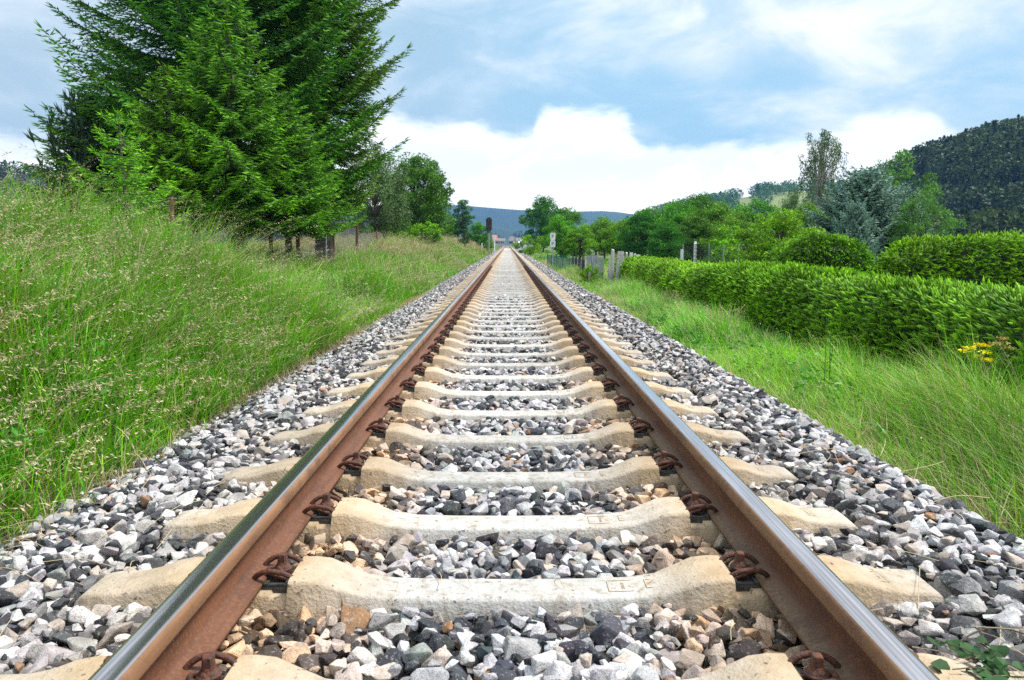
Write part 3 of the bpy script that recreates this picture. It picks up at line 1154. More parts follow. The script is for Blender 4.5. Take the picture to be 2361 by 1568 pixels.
WL = (0.9, 0.15)
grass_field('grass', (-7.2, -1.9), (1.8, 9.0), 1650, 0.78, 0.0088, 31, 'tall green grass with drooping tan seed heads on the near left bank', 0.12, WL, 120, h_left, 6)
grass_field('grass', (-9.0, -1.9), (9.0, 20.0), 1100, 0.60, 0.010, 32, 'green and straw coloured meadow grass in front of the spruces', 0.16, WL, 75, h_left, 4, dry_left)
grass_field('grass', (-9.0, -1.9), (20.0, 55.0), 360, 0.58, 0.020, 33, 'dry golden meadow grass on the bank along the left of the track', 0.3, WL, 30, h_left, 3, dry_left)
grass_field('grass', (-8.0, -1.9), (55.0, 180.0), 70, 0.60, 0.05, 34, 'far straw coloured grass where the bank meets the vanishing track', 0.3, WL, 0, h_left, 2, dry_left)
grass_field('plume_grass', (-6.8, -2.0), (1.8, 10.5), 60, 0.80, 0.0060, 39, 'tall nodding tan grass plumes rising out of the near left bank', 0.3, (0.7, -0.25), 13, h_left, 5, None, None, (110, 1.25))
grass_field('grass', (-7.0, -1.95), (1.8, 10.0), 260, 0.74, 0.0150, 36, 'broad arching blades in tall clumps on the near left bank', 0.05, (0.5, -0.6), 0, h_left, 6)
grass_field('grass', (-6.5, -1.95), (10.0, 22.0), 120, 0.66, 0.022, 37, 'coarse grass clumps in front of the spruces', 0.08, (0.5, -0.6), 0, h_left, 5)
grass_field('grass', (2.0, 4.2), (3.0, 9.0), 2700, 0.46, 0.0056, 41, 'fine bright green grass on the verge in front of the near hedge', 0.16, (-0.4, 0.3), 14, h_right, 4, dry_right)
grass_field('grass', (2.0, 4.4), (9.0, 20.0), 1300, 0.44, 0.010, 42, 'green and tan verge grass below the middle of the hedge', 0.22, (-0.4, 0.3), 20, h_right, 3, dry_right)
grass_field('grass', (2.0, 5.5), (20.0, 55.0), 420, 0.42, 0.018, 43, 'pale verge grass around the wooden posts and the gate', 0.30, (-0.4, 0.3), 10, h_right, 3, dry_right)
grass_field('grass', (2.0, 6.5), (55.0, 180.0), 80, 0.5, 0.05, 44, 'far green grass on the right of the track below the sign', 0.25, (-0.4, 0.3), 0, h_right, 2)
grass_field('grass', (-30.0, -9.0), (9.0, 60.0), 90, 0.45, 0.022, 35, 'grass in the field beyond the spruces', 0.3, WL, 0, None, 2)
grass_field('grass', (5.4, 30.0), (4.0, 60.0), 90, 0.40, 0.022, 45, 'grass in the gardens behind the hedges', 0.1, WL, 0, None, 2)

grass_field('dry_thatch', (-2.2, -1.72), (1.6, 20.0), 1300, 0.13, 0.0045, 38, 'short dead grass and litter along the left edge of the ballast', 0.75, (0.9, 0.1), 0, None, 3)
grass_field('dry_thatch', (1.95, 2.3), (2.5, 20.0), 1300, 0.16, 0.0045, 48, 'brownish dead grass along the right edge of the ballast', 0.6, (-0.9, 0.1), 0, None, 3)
r_ = np.random.default_rng(52)
kk = 520
wx_ = np.where(r_.random(kk) < .65, r_.uniform(-6.2, -2.1, kk), r_.uniform(2.2, 3.8, kk)); wy_ = r_.uniform(2.2, 16, kk)
q_ = 14
ci_ = np.repeat(np.arange(kk), q_)
top_ = np.where(wx_ < 0, 0.45, 0.26) * r_.uniform(.6, 1.15, kk)
cen_ = np.stack([wx_[ci_] + r_.normal(0, .05, kk * q_), wy_[ci_] + r_.normal(0, .05, kk * q_), ground_z(wx_, wy_)[ci_] + top_[ci_] * r_.uniform(.45, 1.05, kk * q_)], -1)
dr_ = np.stack([r_.normal(0, 1, kk * q_), r_.normal(0, 1, kk * q_), r_.uniform(-.3, .6, kk * q_)], -1); dr_ /= np.linalg.norm(dr_, axis=1)[:, None]
cl_ = np.array([[.07, .24, .035]]) * r_.uniform(.6, 1.5, (kk * q_, 1))
tag(link('leafy_weeds', npmesh('leafy_weeds', [diamonds(cen_, dr_, r_.uniform(.03, .075, kk * q_), r_.uniform(.018, .04, kk * q_), cl_)], [M_grass])), 'broad leaved weeds scattered through the grass on both verges', 'weeds', kind='stuff')

# ------------------------------------------------------------------ conifers
def spindles(cen, dirv, length, width, col0, col1, ns=3, fat=0.30):
    """fat little twigs: double pyramids with ns sides"""
    n = len(cen)
    r1 = rng.normal(0, 1, (n, 3))
    u = np.cross(dirv, r1); u /= np.linalg.norm(u, axis=1)[:, None] + 1e-9
    v_ = np.cross(dirv, u)
    a_ = np.arange(ns) * 2 * np.pi / ns
    ringv = cen[:, None] + dirv[:, None] * (length * fat)[:, None, None] + (width * 0.5)[:, None, None] * (np.cos(a_)[None, :, None] * u[:, None] + np.sin(a_)[None, :, None] * v_[:, None])
    V = np.concatenate([cen[:, None], ringv, (cen + dirv * length[:, None])[:, None]], 1)
    k = ns + 2
    f = [(0, 1 + (i + 1) % ns, 1 + i) for i in range(ns)] + [(k - 1, 1 + i, 1 + (i + 1) % ns) for i in range(ns)]
    F = (np.array(f)[None] + (np.arange(n) * k)[:, None, None]).reshape(-1, 3)
    C = np.concatenate([col0[:, None], np.repeat(((col0 + col1) / 2)[:, None], ns, 1), col1[:, None]], 1).reshape(-1, 3)
    return (V.reshape(-1, 3), F, C, 0)


def spruce(h, rad, seed, nb=110, z_low=0.10, shoot=0.15, sw=0.032, sp_sec=0.13, sp_sh=0.075, old=(0.018, 0.055, 0.018), new=(0.075, 0.21, 0.030), up=0.30, newf=0.55, trunk_r=0.2, droop=0.30, power=0.85, lowr=None, longb=0.10, longdir=None):
    r = np.random.default_rng(seed)
    B = Bag()
    cen, dr, ln, cw0, cw1 = [], [], [], [], []
    old = np.array(old); new = np.array(new)
    per_w = 7
    wi = np.floor(np.arange(nb) / per_w) * per_w + 1.5
    zt = h * (z_low + (1 - z_low) * (wi / nb) ** 1.15)
    for i in range(nb):
        z0 = zt[i] + r.normal(0, 0.035 * h / 10)
        tz = min(0.995, max(0.0, (z0 / h - z_low) / (1 - z_low)))
        a_ = i * 2.39996 + r.normal(0, 0.2)
        e = np.array([math.cos(a_), math.sin(a_)])
        L = rad * (1 - tz) ** power * (r.uniform(0.62, 1.0) if (r.random() > longb or (longdir is not None and math.cos(a_ - longdir) < 0.3)) else r.uniform(1.0, 1.18)) + 0.08 * rad
        L *= (0.80 if tz < 0.03 else 1.0)
        if lowr is not None:
            L *= float(np.interp(z0, lowr[0], lowr[1]))
        nt = max(5, int(L / 0.22))
        t_ = np.linspace(0, 1, nt)
        dz = L * (-(droop - 0.55 * tz) * t_ * 1.1 + (up + 0.25 * (1 - tz)) * t_ ** 2.2)
        side = r.normal(0, 0.06) * L * t_ ** 2
        ax_ = np.stack([e[0] * L * t_ - e[1] * side, e[1] * L * t_ + e[0] * side, z0 + dz], -1)
        B.tube(ax_, np.interp(t_, [0, 1], [max(0.006, 0.010 * L + 0.004), 0.003]), 4, m=0)
        # secondary twigs
        ns_ = max(3, int(L / sp_sec))
        for k in range(ns_):
            tk = 0.10 + 0.90 * (k + r.uniform(0, .8)) / ns_
            if tk > 1: tk = 1.0
            f_ = tk * (nt - 1); i0 = min(int(f_), nt - 2); fr = f_ - i0
            p0 = ax_[i0] * (1 - fr) + ax_[i0 + 1] * fr
            ta = ax_[i0 + 1] - ax_[i0]; ta /= np.linalg.norm(ta)
            for sgn in (-1, 1):
                Ls = (0.10 + 0.42 * L * (1 - tk) * (0.35 + 0.65 * min(1, tk * 3))) * r.uniform(0.7, 1.15)
                Ls = min(Ls, 0.95)
                perp = np.array([-ta[1], ta[0], 0.0]) * sgn
                d0 = ta * 0.62 + perp * 0.78; d0 /= np.linalg.norm(d0)
                m = max(2, int(Ls / sp_sh))
                s_ = (np.arange(m) + r.uniform(0, 1, m)) / m
                pos = p0 + d0[None] * (Ls * s_)[:, None]
                pos[:, 2] -= (0.30 + 0.25 * r.random()) * Ls * s_ ** 1.6
                ss = np.where(np.arange(m) % 2 == 0, 1.0, -1.0)
                pd = np.array([-d0[1], d0[0], 0.0])
                dd = d0[None] * 0.70 + pd[None] * (ss * r.uniform(0.4, 0.85, m))[:, None] + np.stack([np.zeros(m), np.zeros(m), r.normal(-0.18, 0.22, m)], -1)
                dd /= np.linalg.norm(dd, axis=1)[:, None]
                cen.append(pos); dr.append(dd)
                ln.append(shoot * r.uniform(0.65, 1.2, m))
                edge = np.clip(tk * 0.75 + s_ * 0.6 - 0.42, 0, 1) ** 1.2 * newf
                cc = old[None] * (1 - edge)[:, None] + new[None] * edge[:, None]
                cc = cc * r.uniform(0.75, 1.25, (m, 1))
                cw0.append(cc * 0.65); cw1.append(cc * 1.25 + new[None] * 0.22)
        # end shoots
        dd = np.tile(ax_[-1] - ax_[-2], (3, 1)) + r.normal(0, 0.05, (3, 3)); dd /= np.linalg.norm(dd, axis=1)[:, None]
        cen.append(np.tile(ax_[-1], (3, 1))); dr.append(dd); ln.append(np.full(3, shoot * 1.2))
        cw0.append(np.tile(old, (3, 1))); cw1.append(np.tile(new, (3, 1)))
    # leader
    m = 26
    s_ = r.uniform(0.93, 1.0, m) * h
    a2 = r.uniform(0, 6.28, m)
    dd = np.stack([np.cos(a2) * .6, np.sin(a2) * .6, np.full(m, .8)], -1); dd /= np.linalg.norm(dd, axis=1)[:, None]
    cen.append(np.stack([np.zeros(m), np.zeros(m), s_], -1)); dr.append(dd); ln.append(np.full(m, shoot * 1.1))
    cw0.append(np.tile(old, (m, 1))); cw1.append(np.tile(new, (m, 1)))
    cen = np.concatenate(cen); dr = np.concatenate(dr); ln = np.concatenate(ln)
    n = len(cen)
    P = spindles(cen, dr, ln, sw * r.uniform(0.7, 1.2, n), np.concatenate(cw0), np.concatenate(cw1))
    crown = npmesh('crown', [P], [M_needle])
    zz = np.linspace(-0.3, h * 0.985, 12)
    B.tube(np.stack([np.sin(zz * 1.3) * 0.02, np.cos(zz) * 0.02, zz], -1), np.interp(zz, [-.3, 0.3, h], [trunk_r * 1.35, trunk_r, 0.012]), 9)
    trunk = B.mesh('trunk', [M_bark], True)
    print('spruce', seed, n)
    return trunk, crown


def put_tree(name, meshes, loc, label, cat='tree', rz=0.0, sc=1.0, group=None):
    rt = empty(name, loc, rz, sc)
    tag(rt, label, cat, group)
    link('trunk', meshes[0], rt)
    link('crown', meshes[1], rt)
    return rt


def gpt(px, Y, dz=0.0):
    """ground point under a picture column at depth Y"""
    p = dpx(px, 562, Y)
    return (p.x, Y, float(ground_z(p.x, Y)) + dz)


G_SPR = 'spruces behind the wire fence'
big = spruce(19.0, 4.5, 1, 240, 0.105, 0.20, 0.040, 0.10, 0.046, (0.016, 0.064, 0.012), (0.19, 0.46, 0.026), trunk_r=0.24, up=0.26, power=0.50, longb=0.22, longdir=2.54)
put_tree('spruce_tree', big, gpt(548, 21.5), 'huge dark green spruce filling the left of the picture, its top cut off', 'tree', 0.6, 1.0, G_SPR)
big2 = spruce(16.0, 2.5, 2, 230, 0.10, 0.20, 0.040, 0.095, 0.046, (0.020, 0.072, 0.012), (0.19, 0.44, 0.028), trunk_r=0.24, up=0.26, power=0.40, longb=0.0, lowr=([0, 2.5, 5, 7], [.50, .70, 1.05, 1.12]))
put_tree('spruce_tree', big2, gpt(748, 22.5), 'tall spruce on the track side of the group, with a thick bare lower trunk', 'tree', 2.0, 1.0, G_SPR)
mid = spruce(7.0, 2.5, 3, 130, 0.31, 0.18, 0.034, 0.09, 0.042, (0.018, 0.070, 0.012), (0.21, 0.50, 0.026), trunk_r=0.13, longb=0.04, up=0.10, newf=0.85, power=0.9)
put_tree('spruce_tree', mid, gpt(545, 17.6), 'medium green spruce standing in front of the huge one, pointed top with a cone', 'tree', 1.0, 0.88, G_SPR)
put_tree('spruce_tree', mid, gpt(408, 17.0), 'second medium spruce between the huge one and the young yellow-green one', 'tree', 3.4, 0.66, G_SPR)
put_tree('spruce_tree', mid, gpt(665, 18.2), 'lower bushy spruce in front of the gap between the two tallest trunks', 'tree', 5.1, (0.72, 0.72, 0.62), G_SPR)
put_tree('spruce_tree', mid, gpt(275, 20.0), 'dark spruce at the left end of the group with wide low branches', 'tree', 0.9, (1.08, 1.08, 0.74), G_SPR)
young = spruce(3.2, 1.35, 4, 76, 0.06, 0.095, 0.018, 0.065, 0.027, (0.08, 0.22, 0.018), (0.36, 0.66, 0.045), trunk_r=0.04, up=0.30, newf=0.95, power=0.9, droop=0.25)
p = gpt(293, 12.6)
put_tree('young_spruce', young, (p[0], p[1], p[2] - 0.15), 'young yellow-green spruce with an open spire in front of the dark group', 'tree', 0.4, 0.98, G_SPR)
bl = spruce(6.0, 1.7, 5, 100, 0.10, 0.16, 0.042, 0.11, 0.06, (0.045, 0.085, 0.075), (0.13, 0.22, 0.20), trunk_r=0.10, up=0.3)
put_tree('blue_spruce', bl, gpt(322, 25.5), 'slim blue-grey spruce showing through at the left edge of the dark group', 'tree', 0.0, (1.05, 1.05, 1.05), G_SPR)
pine = spruce(3.9, 1.1, 6, 70, 0.15, 0.24, 0.05, 0.11, 0.06, (0.018, 0.048, 0.022), (0.05, 0.10, 0.05), trunk_r=0.08, up=1.35, droop=-0.2)
put_tree('pine_tree', pine, gpt(205, 19.0, 0.2), 'dark pine with upright candle shoots at the left end of the spruces', 'tree', 0.0, 1.0)
# cone on the medium spruce
pc_ = dpx(537, 168, 17.3)
B = Bag()
tt = np.linspace(0, 1, 9)
B.tube(np.stack([tt * 0.01, tt * 0, -tt * 0.26], -1), 0.034 * np.sin(np.pi * (0.12 + 0.80 * tt)) + 0.003, 8)
cone = link('spruce_cone', B.mesh('spruce_cone', [M_straw], True))
cone.location = pc_
tag(cone, 'long tan cone hanging near the pointed top of the medium spruce', 'cone')

# ------------------------------------------------------------------ broadleaf trees
def leafy(h, rx, ry, seed, ncl=70, per=170, leaf=0.13, base=(0.035, 0.105, 0.018), lit=(0.075, 0.19, 0.028), z0=0.22, trunk_r=0.16, clr=0.24, hang=0.0, bark=None, top_taper=1.0, lean_leaf=0.3, bare=0.0, stems=1):
    r = np.random.default_rng(seed)
    B = Bag()
    base = np.array(base); lit = np.array(lit)
    pts = []
    while len(pts) < ncl:
        q = r.uniform(-1, 1, 3)
        d = np.linalg.norm(q)
        if d > 1 or d < 0.35: continue
        wz = 1 - max(0, q[2]) ** 1.6 * 0.35 * top_taper
        pts.append((q[0] * rx * wz, q[1] * ry * wz, h * (z0 + (1 - z0) * (0.5 + 0.5 * q[2]))))
    pts = np.array(pts)
    trunks = []
    for s_ in range(stems):
        ox = r.normal(0, 0.25, 2) if stems > 1 else (0, 0)
        zz = np.linspace(-0.4, h * 0.82, 9)
        tx = ox[0] + np.sin(zz * 0.9 + seed + s_) * 0.05 * h * 0.25; ty = ox[1] + np.cos(zz * 0.7 + seed) * 0.05 * h * 0.25
        if stems > 1:
            tx = tx * (1 + zz / h * 2); ty = ty * (1 + zz / h * 2)
        tr = np.stack([tx, ty, zz], -1)
        B.tube(tr, np.interp(zz, [-.4, 0.3, h * 0.82], [trunk_r * 1.4, trunk_r, 0.02]), 8)
        trunks.append(tr)
    for q in pts:
        tr = trunks[r.integers(0, stems)]
        zb = max(h * 0.12, q[2] * 0.55)
        i0 = np.argmin(np.abs(tr[:, 2] - zb))
        a_ = tr[i0]
        midp = (a_ + q) / 2 + np.array([0, 0, 0.08 * h * (0.4 if hang else 1)])
        B.tube(catmull([a_, midp, q], 3), np.linspace(max(0.012, trunk_r * 0.28), 0.006, 7), 4)
    R_ = np.array([rx, ry, h * 0.5]).mean() * clr
    n = ncl * per
    ci = np.repeat(np.arange(ncl), per)
    g = r.normal(0, 1, (n, 3)); g /= np.linalg.norm(g, axis=1)[:, None]
    rr = r.uniform(0.25, 1.0, n) ** 0.5
    scl = r.uniform(0.6, 1.35, ncl)[ci]
    off = g * (rr * R_ * scl)[:, None]
    off[:, 2] *= 0.72
    if hang:
        off[:, :2] *= 0.55
        off[:, 2] = -np.abs(off[:, 2]) * hang * 2.2
        strand = np.round(off[:, :2] / 0.13) * 0.13
        off[:, :2] = strand + r.normal(0, 0.02, (n, 2))
    cen = pts[ci] + off
    out_ = g * 0.6 + np.array([0, 0, lean_leaf - (1.2 if hang else 0)]) + r.normal(0, 0.6, (n, 3))
    out_ /= np.linalg.norm(out_, axis=1)[:, None]
    fmix = np.clip(0.25 + 0.5 * r.random(ncl)[ci] + 0.25 * g[:, 2], 0, 1)[:, None]  # random per clump, plus light painted on the upper side of each clump
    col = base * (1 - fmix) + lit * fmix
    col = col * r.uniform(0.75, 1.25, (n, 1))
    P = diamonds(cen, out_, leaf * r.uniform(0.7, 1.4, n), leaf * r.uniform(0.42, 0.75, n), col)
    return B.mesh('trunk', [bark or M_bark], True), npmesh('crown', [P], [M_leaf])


t_round = leafy(8.0, 3.6, 3.6, 11, 100, 210, 0.21, (0.065, 0.19, 0.02), (0.16, 0.38, 0.035), z0=0.12)
t_round2 = leafy(7.0, 3.4, 3.2, 12, 95, 210, 0.20, (0.06, 0.175, 0.022), (0.15, 0.35, 0.045), z0=0.12)
t_dark = leafy(9.0, 3.8, 3.6, 13, 105, 210, 0.21, (0.034, 0.12, 0.018), (0.10, 0.27, 0.032), z0=0.10)
t_light = leafy(6.0, 2.6, 2.6, 14, 80, 200, 0.18, (0.10, 0.27, 0.02), (0.21, 0.46, 0.038), z0=0.10)
t_pale = leafy(9.0, 2.9, 2.9, 15, 80, 210, 0.17, (0.07, 0.15, 0.05), (0.14, 0.25, 0.09), z0=0.08, hang=0.8, clr=0.36)
t_tall = leafy(10.0, 1.7, 1.7, 16, 60, 170, 0.18, (0.035, 0.11, 0.025), (0.085, 0.20, 0.04), z0=0.10, top_taper=1.9)
bush = leafy(2.4, 1.7, 1.5, 17, 42, 150, 0.12, (0.10, 0.26, 0.018), (0.23, 0.48, 0.035), z0=0.0, trunk_r=0.05, stems=3)

GL = 'broadleaf trees on the left beyond the spruces'
GR = 'broadleaf trees in the gardens on the right'


def tree_at(name, meshes, h_mesh, px, Y, top_py, label, rz=0.0, wide=1.0, group=None, w_mesh=None, cat='tree'):
    """tree standing at depth Y under column px, with its top at row top_py"""
    g = gpt(px, Y)
    top = dpx(px, top_py, Y).z
    s = (top - g[2]) / h_mesh
    return put_tree(name, meshes, g, label, cat, rz, (s * wide, s * wide, s), group)


tree_at('birch_tree', t_pale, 8.9, 868, 36, 322, 'pale weeping birch just right of the big spruces', 0.5, 0.95, GL)
tree_at('broadleaf_tree', t_dark, 8.7, 958, 43, 372, 'dark spreading tree whose low boughs reach over the golden grass', 1.1, 1.12, GL)
tree_at('poplar_tree', t_tall, 9.8, 1004, 52, 372, 'thin wispy poplar rising at the right shoulder of the dark spreading tree', 0.2, 0.75, GL)
tree_at('broadleaf_tree', t_dark, 8.7, 915, 62, 440, 'shaded tree behind the pale weeping birch', 2.6, 1.2, GL)
tree_at('young_tree', t_tall, 9.8, 1070, 62, 462, 'slim bright green young tree alone on the bank, in front of the blue hills', 2.1, 1.35, GL)
tree_at('broadleaf_tree', t_round, 7.8, 1035, 75, 500, 'small bush-like tree between the dark tree and the slim young tree', 0.2, 0.9, GL)
tree_at('broadleaf_tree', t_round2, 6.9, 1104, 88, 512, 'rounded dark tree just left of the signal mast', 0.9, 0.95, GL)
tree_at('garden_bush', bush, 2.3, 905, 38, 505, 'leafy shrub at the foot of the pale weeping birch', 0.5, 1.25, None, cat='bush')
tree_at('garden_bush', bush, 2.3, 975, 40, 515, 'low bright bush under the dark spreading tree', 2.5, 1.4, None, cat='bush')
tree_at('garden_bush', bush, 2.3, 1117, 95, 543, 'tiny bright green bush at the foot of the signal mast', 1.5, 1.2, None, cat='bush')

tree_at('broadleaf_tree', t_dark, 8.7, 1252, 100, 462, 'large grey-green tree rising right of the vanishing point', 0.4, 0.98, GR)
tree_at('broadleaf_tree', t_round2, 6.9, 1300, 104, 480, 'grey-green tree adjoining the large one, behind the white sign', 2.0, 1.05, GR)
tree_at('broadleaf_tree', t_light, 5.9, 1292, 62, 500, 'bright yellow-green tree directly behind the white sign', 0.3, 1.0, GR)
tree_at('broadleaf_tree', t_light, 5.9, 1338, 58, 520, 'second bright tree to the right of the white sign', 2.2, 1.1, GR)
tree_at('garden_bush', bush, 2.3, 1228, 80, 545, 'bright bush beside the track left of the white sign', 0.1, 1.2, None, cat='bush')
tree_at('broadleaf_tree', t_round, 7.8, 1395, 62, 505, 'mid-green garden tree above the metal gate', 1.4, 1.1, GR)
tree_at('broadleaf_tree', t_light, 5.9, 1436, 55, 510, 'light green garden tree above the wooden posts', 0.6, 1.15, GR)
tree_at('broadleaf_tree', t_dark, 8.7, 1480, 52, 495, 'dark green fruit tree at the start of the garden row', 1.9, 1.25, GR)
tree_at('broadleaf_tree', t_round, 7.8, 1560, 48, 470, 'tall green garden tree with a shoot sticking up above the row', 0.8, 1.0, GR)
tree_at('broadleaf_tree', t_dark, 8.7, 1610, 60, 458, 'dark treetop behind the middle of the garden row', 3.1, 1.1, GR)
tree_at('broadleaf_tree', t_round2, 6.9, 1660, 42, 468, 'broad round fruit tree in the middle of the garden row', 0.5, 1.15, GR)
tree_at('broadleaf_tree', t_round, 7.8, 1745, 46, 470, 'round green tree below the hillside meadow', 2.9, 1.05, GR)
tree_at('broadleaf_tree', t_dark, 8.7, 1540, 38, 520, 'low dark tree just behind the far end of the hedge', 4.0, 1.15, GR)
tree_at('garden_bush', t_light, 5.9, 1800, 25, 492, 'large yellow-green bush beside the blue spruces', 0.7, 1.45, None, cat='bush')
tree_at('garden_bush', bush, 2.3, 1725, 33, 520, 'green shrub between the fruit trees and the yellow-green bush', 2.7, 1.3, None, cat='bush')
tree_at('broadleaf_tree', t_pale, 8.9, 1830, 60, 430, 'tall pale tree mass around the foot of the high birch', 1.0, 0.8, GR)

tree_at('broadleaf_tree', t_round2, 6.9, 1375, 90, 512, 'rounded tree filling the gap above the gate, behind the garden row', 2.2, 1.3, GR)
tree_at('broadleaf_tree', t_round, 7.8, 1500, 85, 484, 'pale green treetop behind the dark fruit tree', 0.2, 1.2, GR)
tree_at('broadleaf_tree', t_round2, 6.9, 1700, 75, 476, 'treetop just below the left end of the hillside meadow', 1.2, 1.3, GR)
tree_at('broadleaf_tree', t_dark, 8.7, 1600, 40, 505, 'shaded low fruit tree above the tall white insulator post', 0.9, 1.3, GR)
tree_at('broadleaf_tree', t_round, 7.8, 1690, 37, 510, 'low leafy fruit tree above the dark mesh fence', 2.9, 1.3, GR)
tree_at('broadleaf_tree', t_round2, 6.9, 1860, 44, 470, 'leafy tree between the yellow-green bush and the foot of the high birch', 4.2, 1.1, GR)

# high weeping birch with open hanging strands
bir = leafy(13.0, 2.1, 2.0, 19, 60, 125, 0.15, (0.07, 0.13, 0.05), (0.15, 0.23, 0.085), z0=0.46, hang=1.9, clr=0.21, bark=M_birch, trunk_r=0.16)
tree_at('birch_tree', bir, 12.6, 1884, 52, 288, 'tall open weeping birch standing above the blue spruces against the sky', 0.9, 1.0)
blue = spruce(6.5, 3.3, 8, 170, 0.03, 0.24, 0.075, 0.11, 0.055, (0.06, 0.13, 0.09), (0.30, 0.44, 0.34), trunk_r=0.14, up=0.34, power=0.55, newf=0.9)
tree_at('blue_spruce', blue, 6.3, 1985, 33, 405, 'large blue-grey spruce behind the middle hedge', 0.4, 1.25, 'blue spruces in the right garden')
tree_at('blue_spruce', blue, 6.3, 2060, 35, 440, 'second blue-grey spruce, darker, behind the right-hand hedge', 2.4, 1.0, 'blue spruces in the right garden')
tree_at('blue_spruce', blue, 6.3, 1968, 27, 478, 'small pale silver-blue spruce in front of the large blue one', 1.4, 0.72, 'blue spruces in the right garden')
cher = leafy(6.5, 2.2, 2.2, 20, 60, 120, 0.15, (0.06, 0.15, 0.03), (0.17, 0.32, 0.06), z0=0.18, top_taper=1.2, stems=3, trunk_r=0.07, clr=0.22)
tree_at('cherry_tree', cher, 6.3, 2065, 38, 362, 'upright green tree with loose shoots behind the blue spruces', 0.6, 0.95, GR)
tree_at('cherry_tree', cher, 6.3, 2130, 30, 440, 'leaning green tree with a long branch reaching towards the dark hill', 2.6, 1.05, GR)

# ------------------------------------------------------------------ clipped spruce hedges
def hedge(name, cx_, cy_, lx, ly, h, seed, label, dens=900, shoot=0.17, sw=0.026, gcol=((0.040, 0.155, 0.014), (0.29, 0.64, 0.036)), fade=None, bias=(0, 0, 0)):
    """box hedge, base at ground, centre (cx_,cy_), size lx, ly, height h"""
    r = np.random.default_rng(seed)
    zg = float(ground_z(cx_, cy_))
    rt = empty(name, (cx_, cy_, zg))
    tag(rt, label, 'hedge', 'clipped spruce hedges on the right')
    c_old, c_new = np.array(gcol[0]), np.array(gcol[1])
    faces = [('x-', ly * h), ('x+', ly * h), ('y-', lx * h), ('y+', lx * h), ('top', lx * ly)]
    cen, dr, depth_ = [], [], []
    for nm_, area in faces:
        n = int(area * dens * (0.35 if nm_ in ('x+', 'y+') else 1))
        a_ = r.uniform(-.5, .5, n); b_ = r.uniform(0, 1, n)
        dep = r.uniform(0, 0.20, n) ** 1.0
        if nm_ == 'top':
            p_ = np.stack([a_ * lx, (b_ - .5) * ly, np.full(n, h) - dep], -1); nrm = np.array([0, 0, 1.0])
        elif nm_[0] == 'x':
            s = -1 if nm_[1] == '-' else 1
            p_ = np.stack([s * (lx / 2 - dep), a_ * ly, 0.02 + b_ * (h - .02)], -1); nrm = np.array([s, 0, 0.15])
        else:
            s = -1 if nm_[1] == '-' else 1
            p_ = np.stack([a_ * lx, s * (ly / 2 - dep), 0.02 + b_ * (h - .02)], -1); nrm = np.array([0, s, 0.15])
        # rounded, lumpy outline
        wx, wy = p_[:, 0] + cx_, p_[:, 1] + cy_
        lump = 0.11 * sines(wx * 2.2 + p_[:, 2] * 2, wy * 2.2, seed + 3)
        shrink = np.clip((p_[:, 2] / h - 0.62) / 0.38, 0, 1) ** 2 * 0.16 + np.clip(0.25 - p_[:, 2] / h, 0, 1) * 0.25
        p_[:, 0] -= np.sign(p_[:, 0]) * shrink * np.clip(np.abs(p_[:, 0]) / (lx / 2), 0, 1) ** 3
        p_[:, 1] -= np.sign(p_[:, 1]) * shrink * np.clip((np.abs(p_[:, 1]) - (ly / 2 - 0.5)) / 0.5, 0, 1)
        edge = np.clip((np.abs(p_[:, 0]) / (lx / 2) - 0.55) / 0.45, 0, 1) ** 2
        p_[:, 2] -= 0.10 * edge * (p_[:, 2] / h)
        p_ += nrm[None] * lump[:, None]
        if lx > ly:
            ed_ = np.clip((np.abs(p_[:, 0]) - (lx / 2 - 0.8)) / 0.8, 0, 1) ** 2
            p_[:, 2] *= 1 - 0.42 * ed_
            p_[:, 1] *= 1 - 0.30 * ed_
        fan = sines(wx * 1.6 + 5, wy * 1.6, seed + 7)[:, None] * np.array([0.0, 0.9, 0.0]) if lx < ly else sines(wx * 1.6 + 5, wy * 1.6, seed + 7)[:, None] * np.array([0.9, 0, 0.0])
        d_ = nrm[None] * 0.75 + np.array([0, 0, 0.32]) + np.array(bias) + fan + r.normal(0, 0.34, (n, 3))
        d_ /= np.linalg.norm(d_, axis=1)[:, None]
        cen.append(p_); dr.append(d_); depth_.append(dep)
    # upright leaders above the top
    n = int(ly * lx * 4)
    p_ = np.stack([r.uniform(-.42, .42, n) * lx, r.uniform(-.49, .49, n) * ly, np.full(n, h * 0.97)], -1)
    if fade is not None:
        p_[:, 2] *= fade(p_[:, 1] + cy_)
    lead_n = n
    cen = np.concatenate(cen); dr = np.concatenate(dr); dep = np.concatenate(depth_)
    n = len(cen)
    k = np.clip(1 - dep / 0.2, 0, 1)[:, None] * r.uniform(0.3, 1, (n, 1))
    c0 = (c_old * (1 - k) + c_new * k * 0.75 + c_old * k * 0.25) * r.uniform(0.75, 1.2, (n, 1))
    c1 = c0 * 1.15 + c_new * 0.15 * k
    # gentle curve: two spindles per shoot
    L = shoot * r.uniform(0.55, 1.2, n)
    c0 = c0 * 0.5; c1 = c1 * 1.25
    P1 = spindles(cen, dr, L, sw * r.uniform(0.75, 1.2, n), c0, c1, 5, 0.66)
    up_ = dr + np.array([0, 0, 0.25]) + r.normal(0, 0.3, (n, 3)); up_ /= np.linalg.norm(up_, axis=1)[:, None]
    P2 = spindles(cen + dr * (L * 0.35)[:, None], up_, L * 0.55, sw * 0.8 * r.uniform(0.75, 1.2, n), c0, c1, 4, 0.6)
    ld = np.tile(np.array([[0, 0, 1.0]]), (lead_n, 1)) + r.normal(0, 0.16, (lead_n, 3)); ld /= np.linalg.norm(ld, axis=1)[:, None]
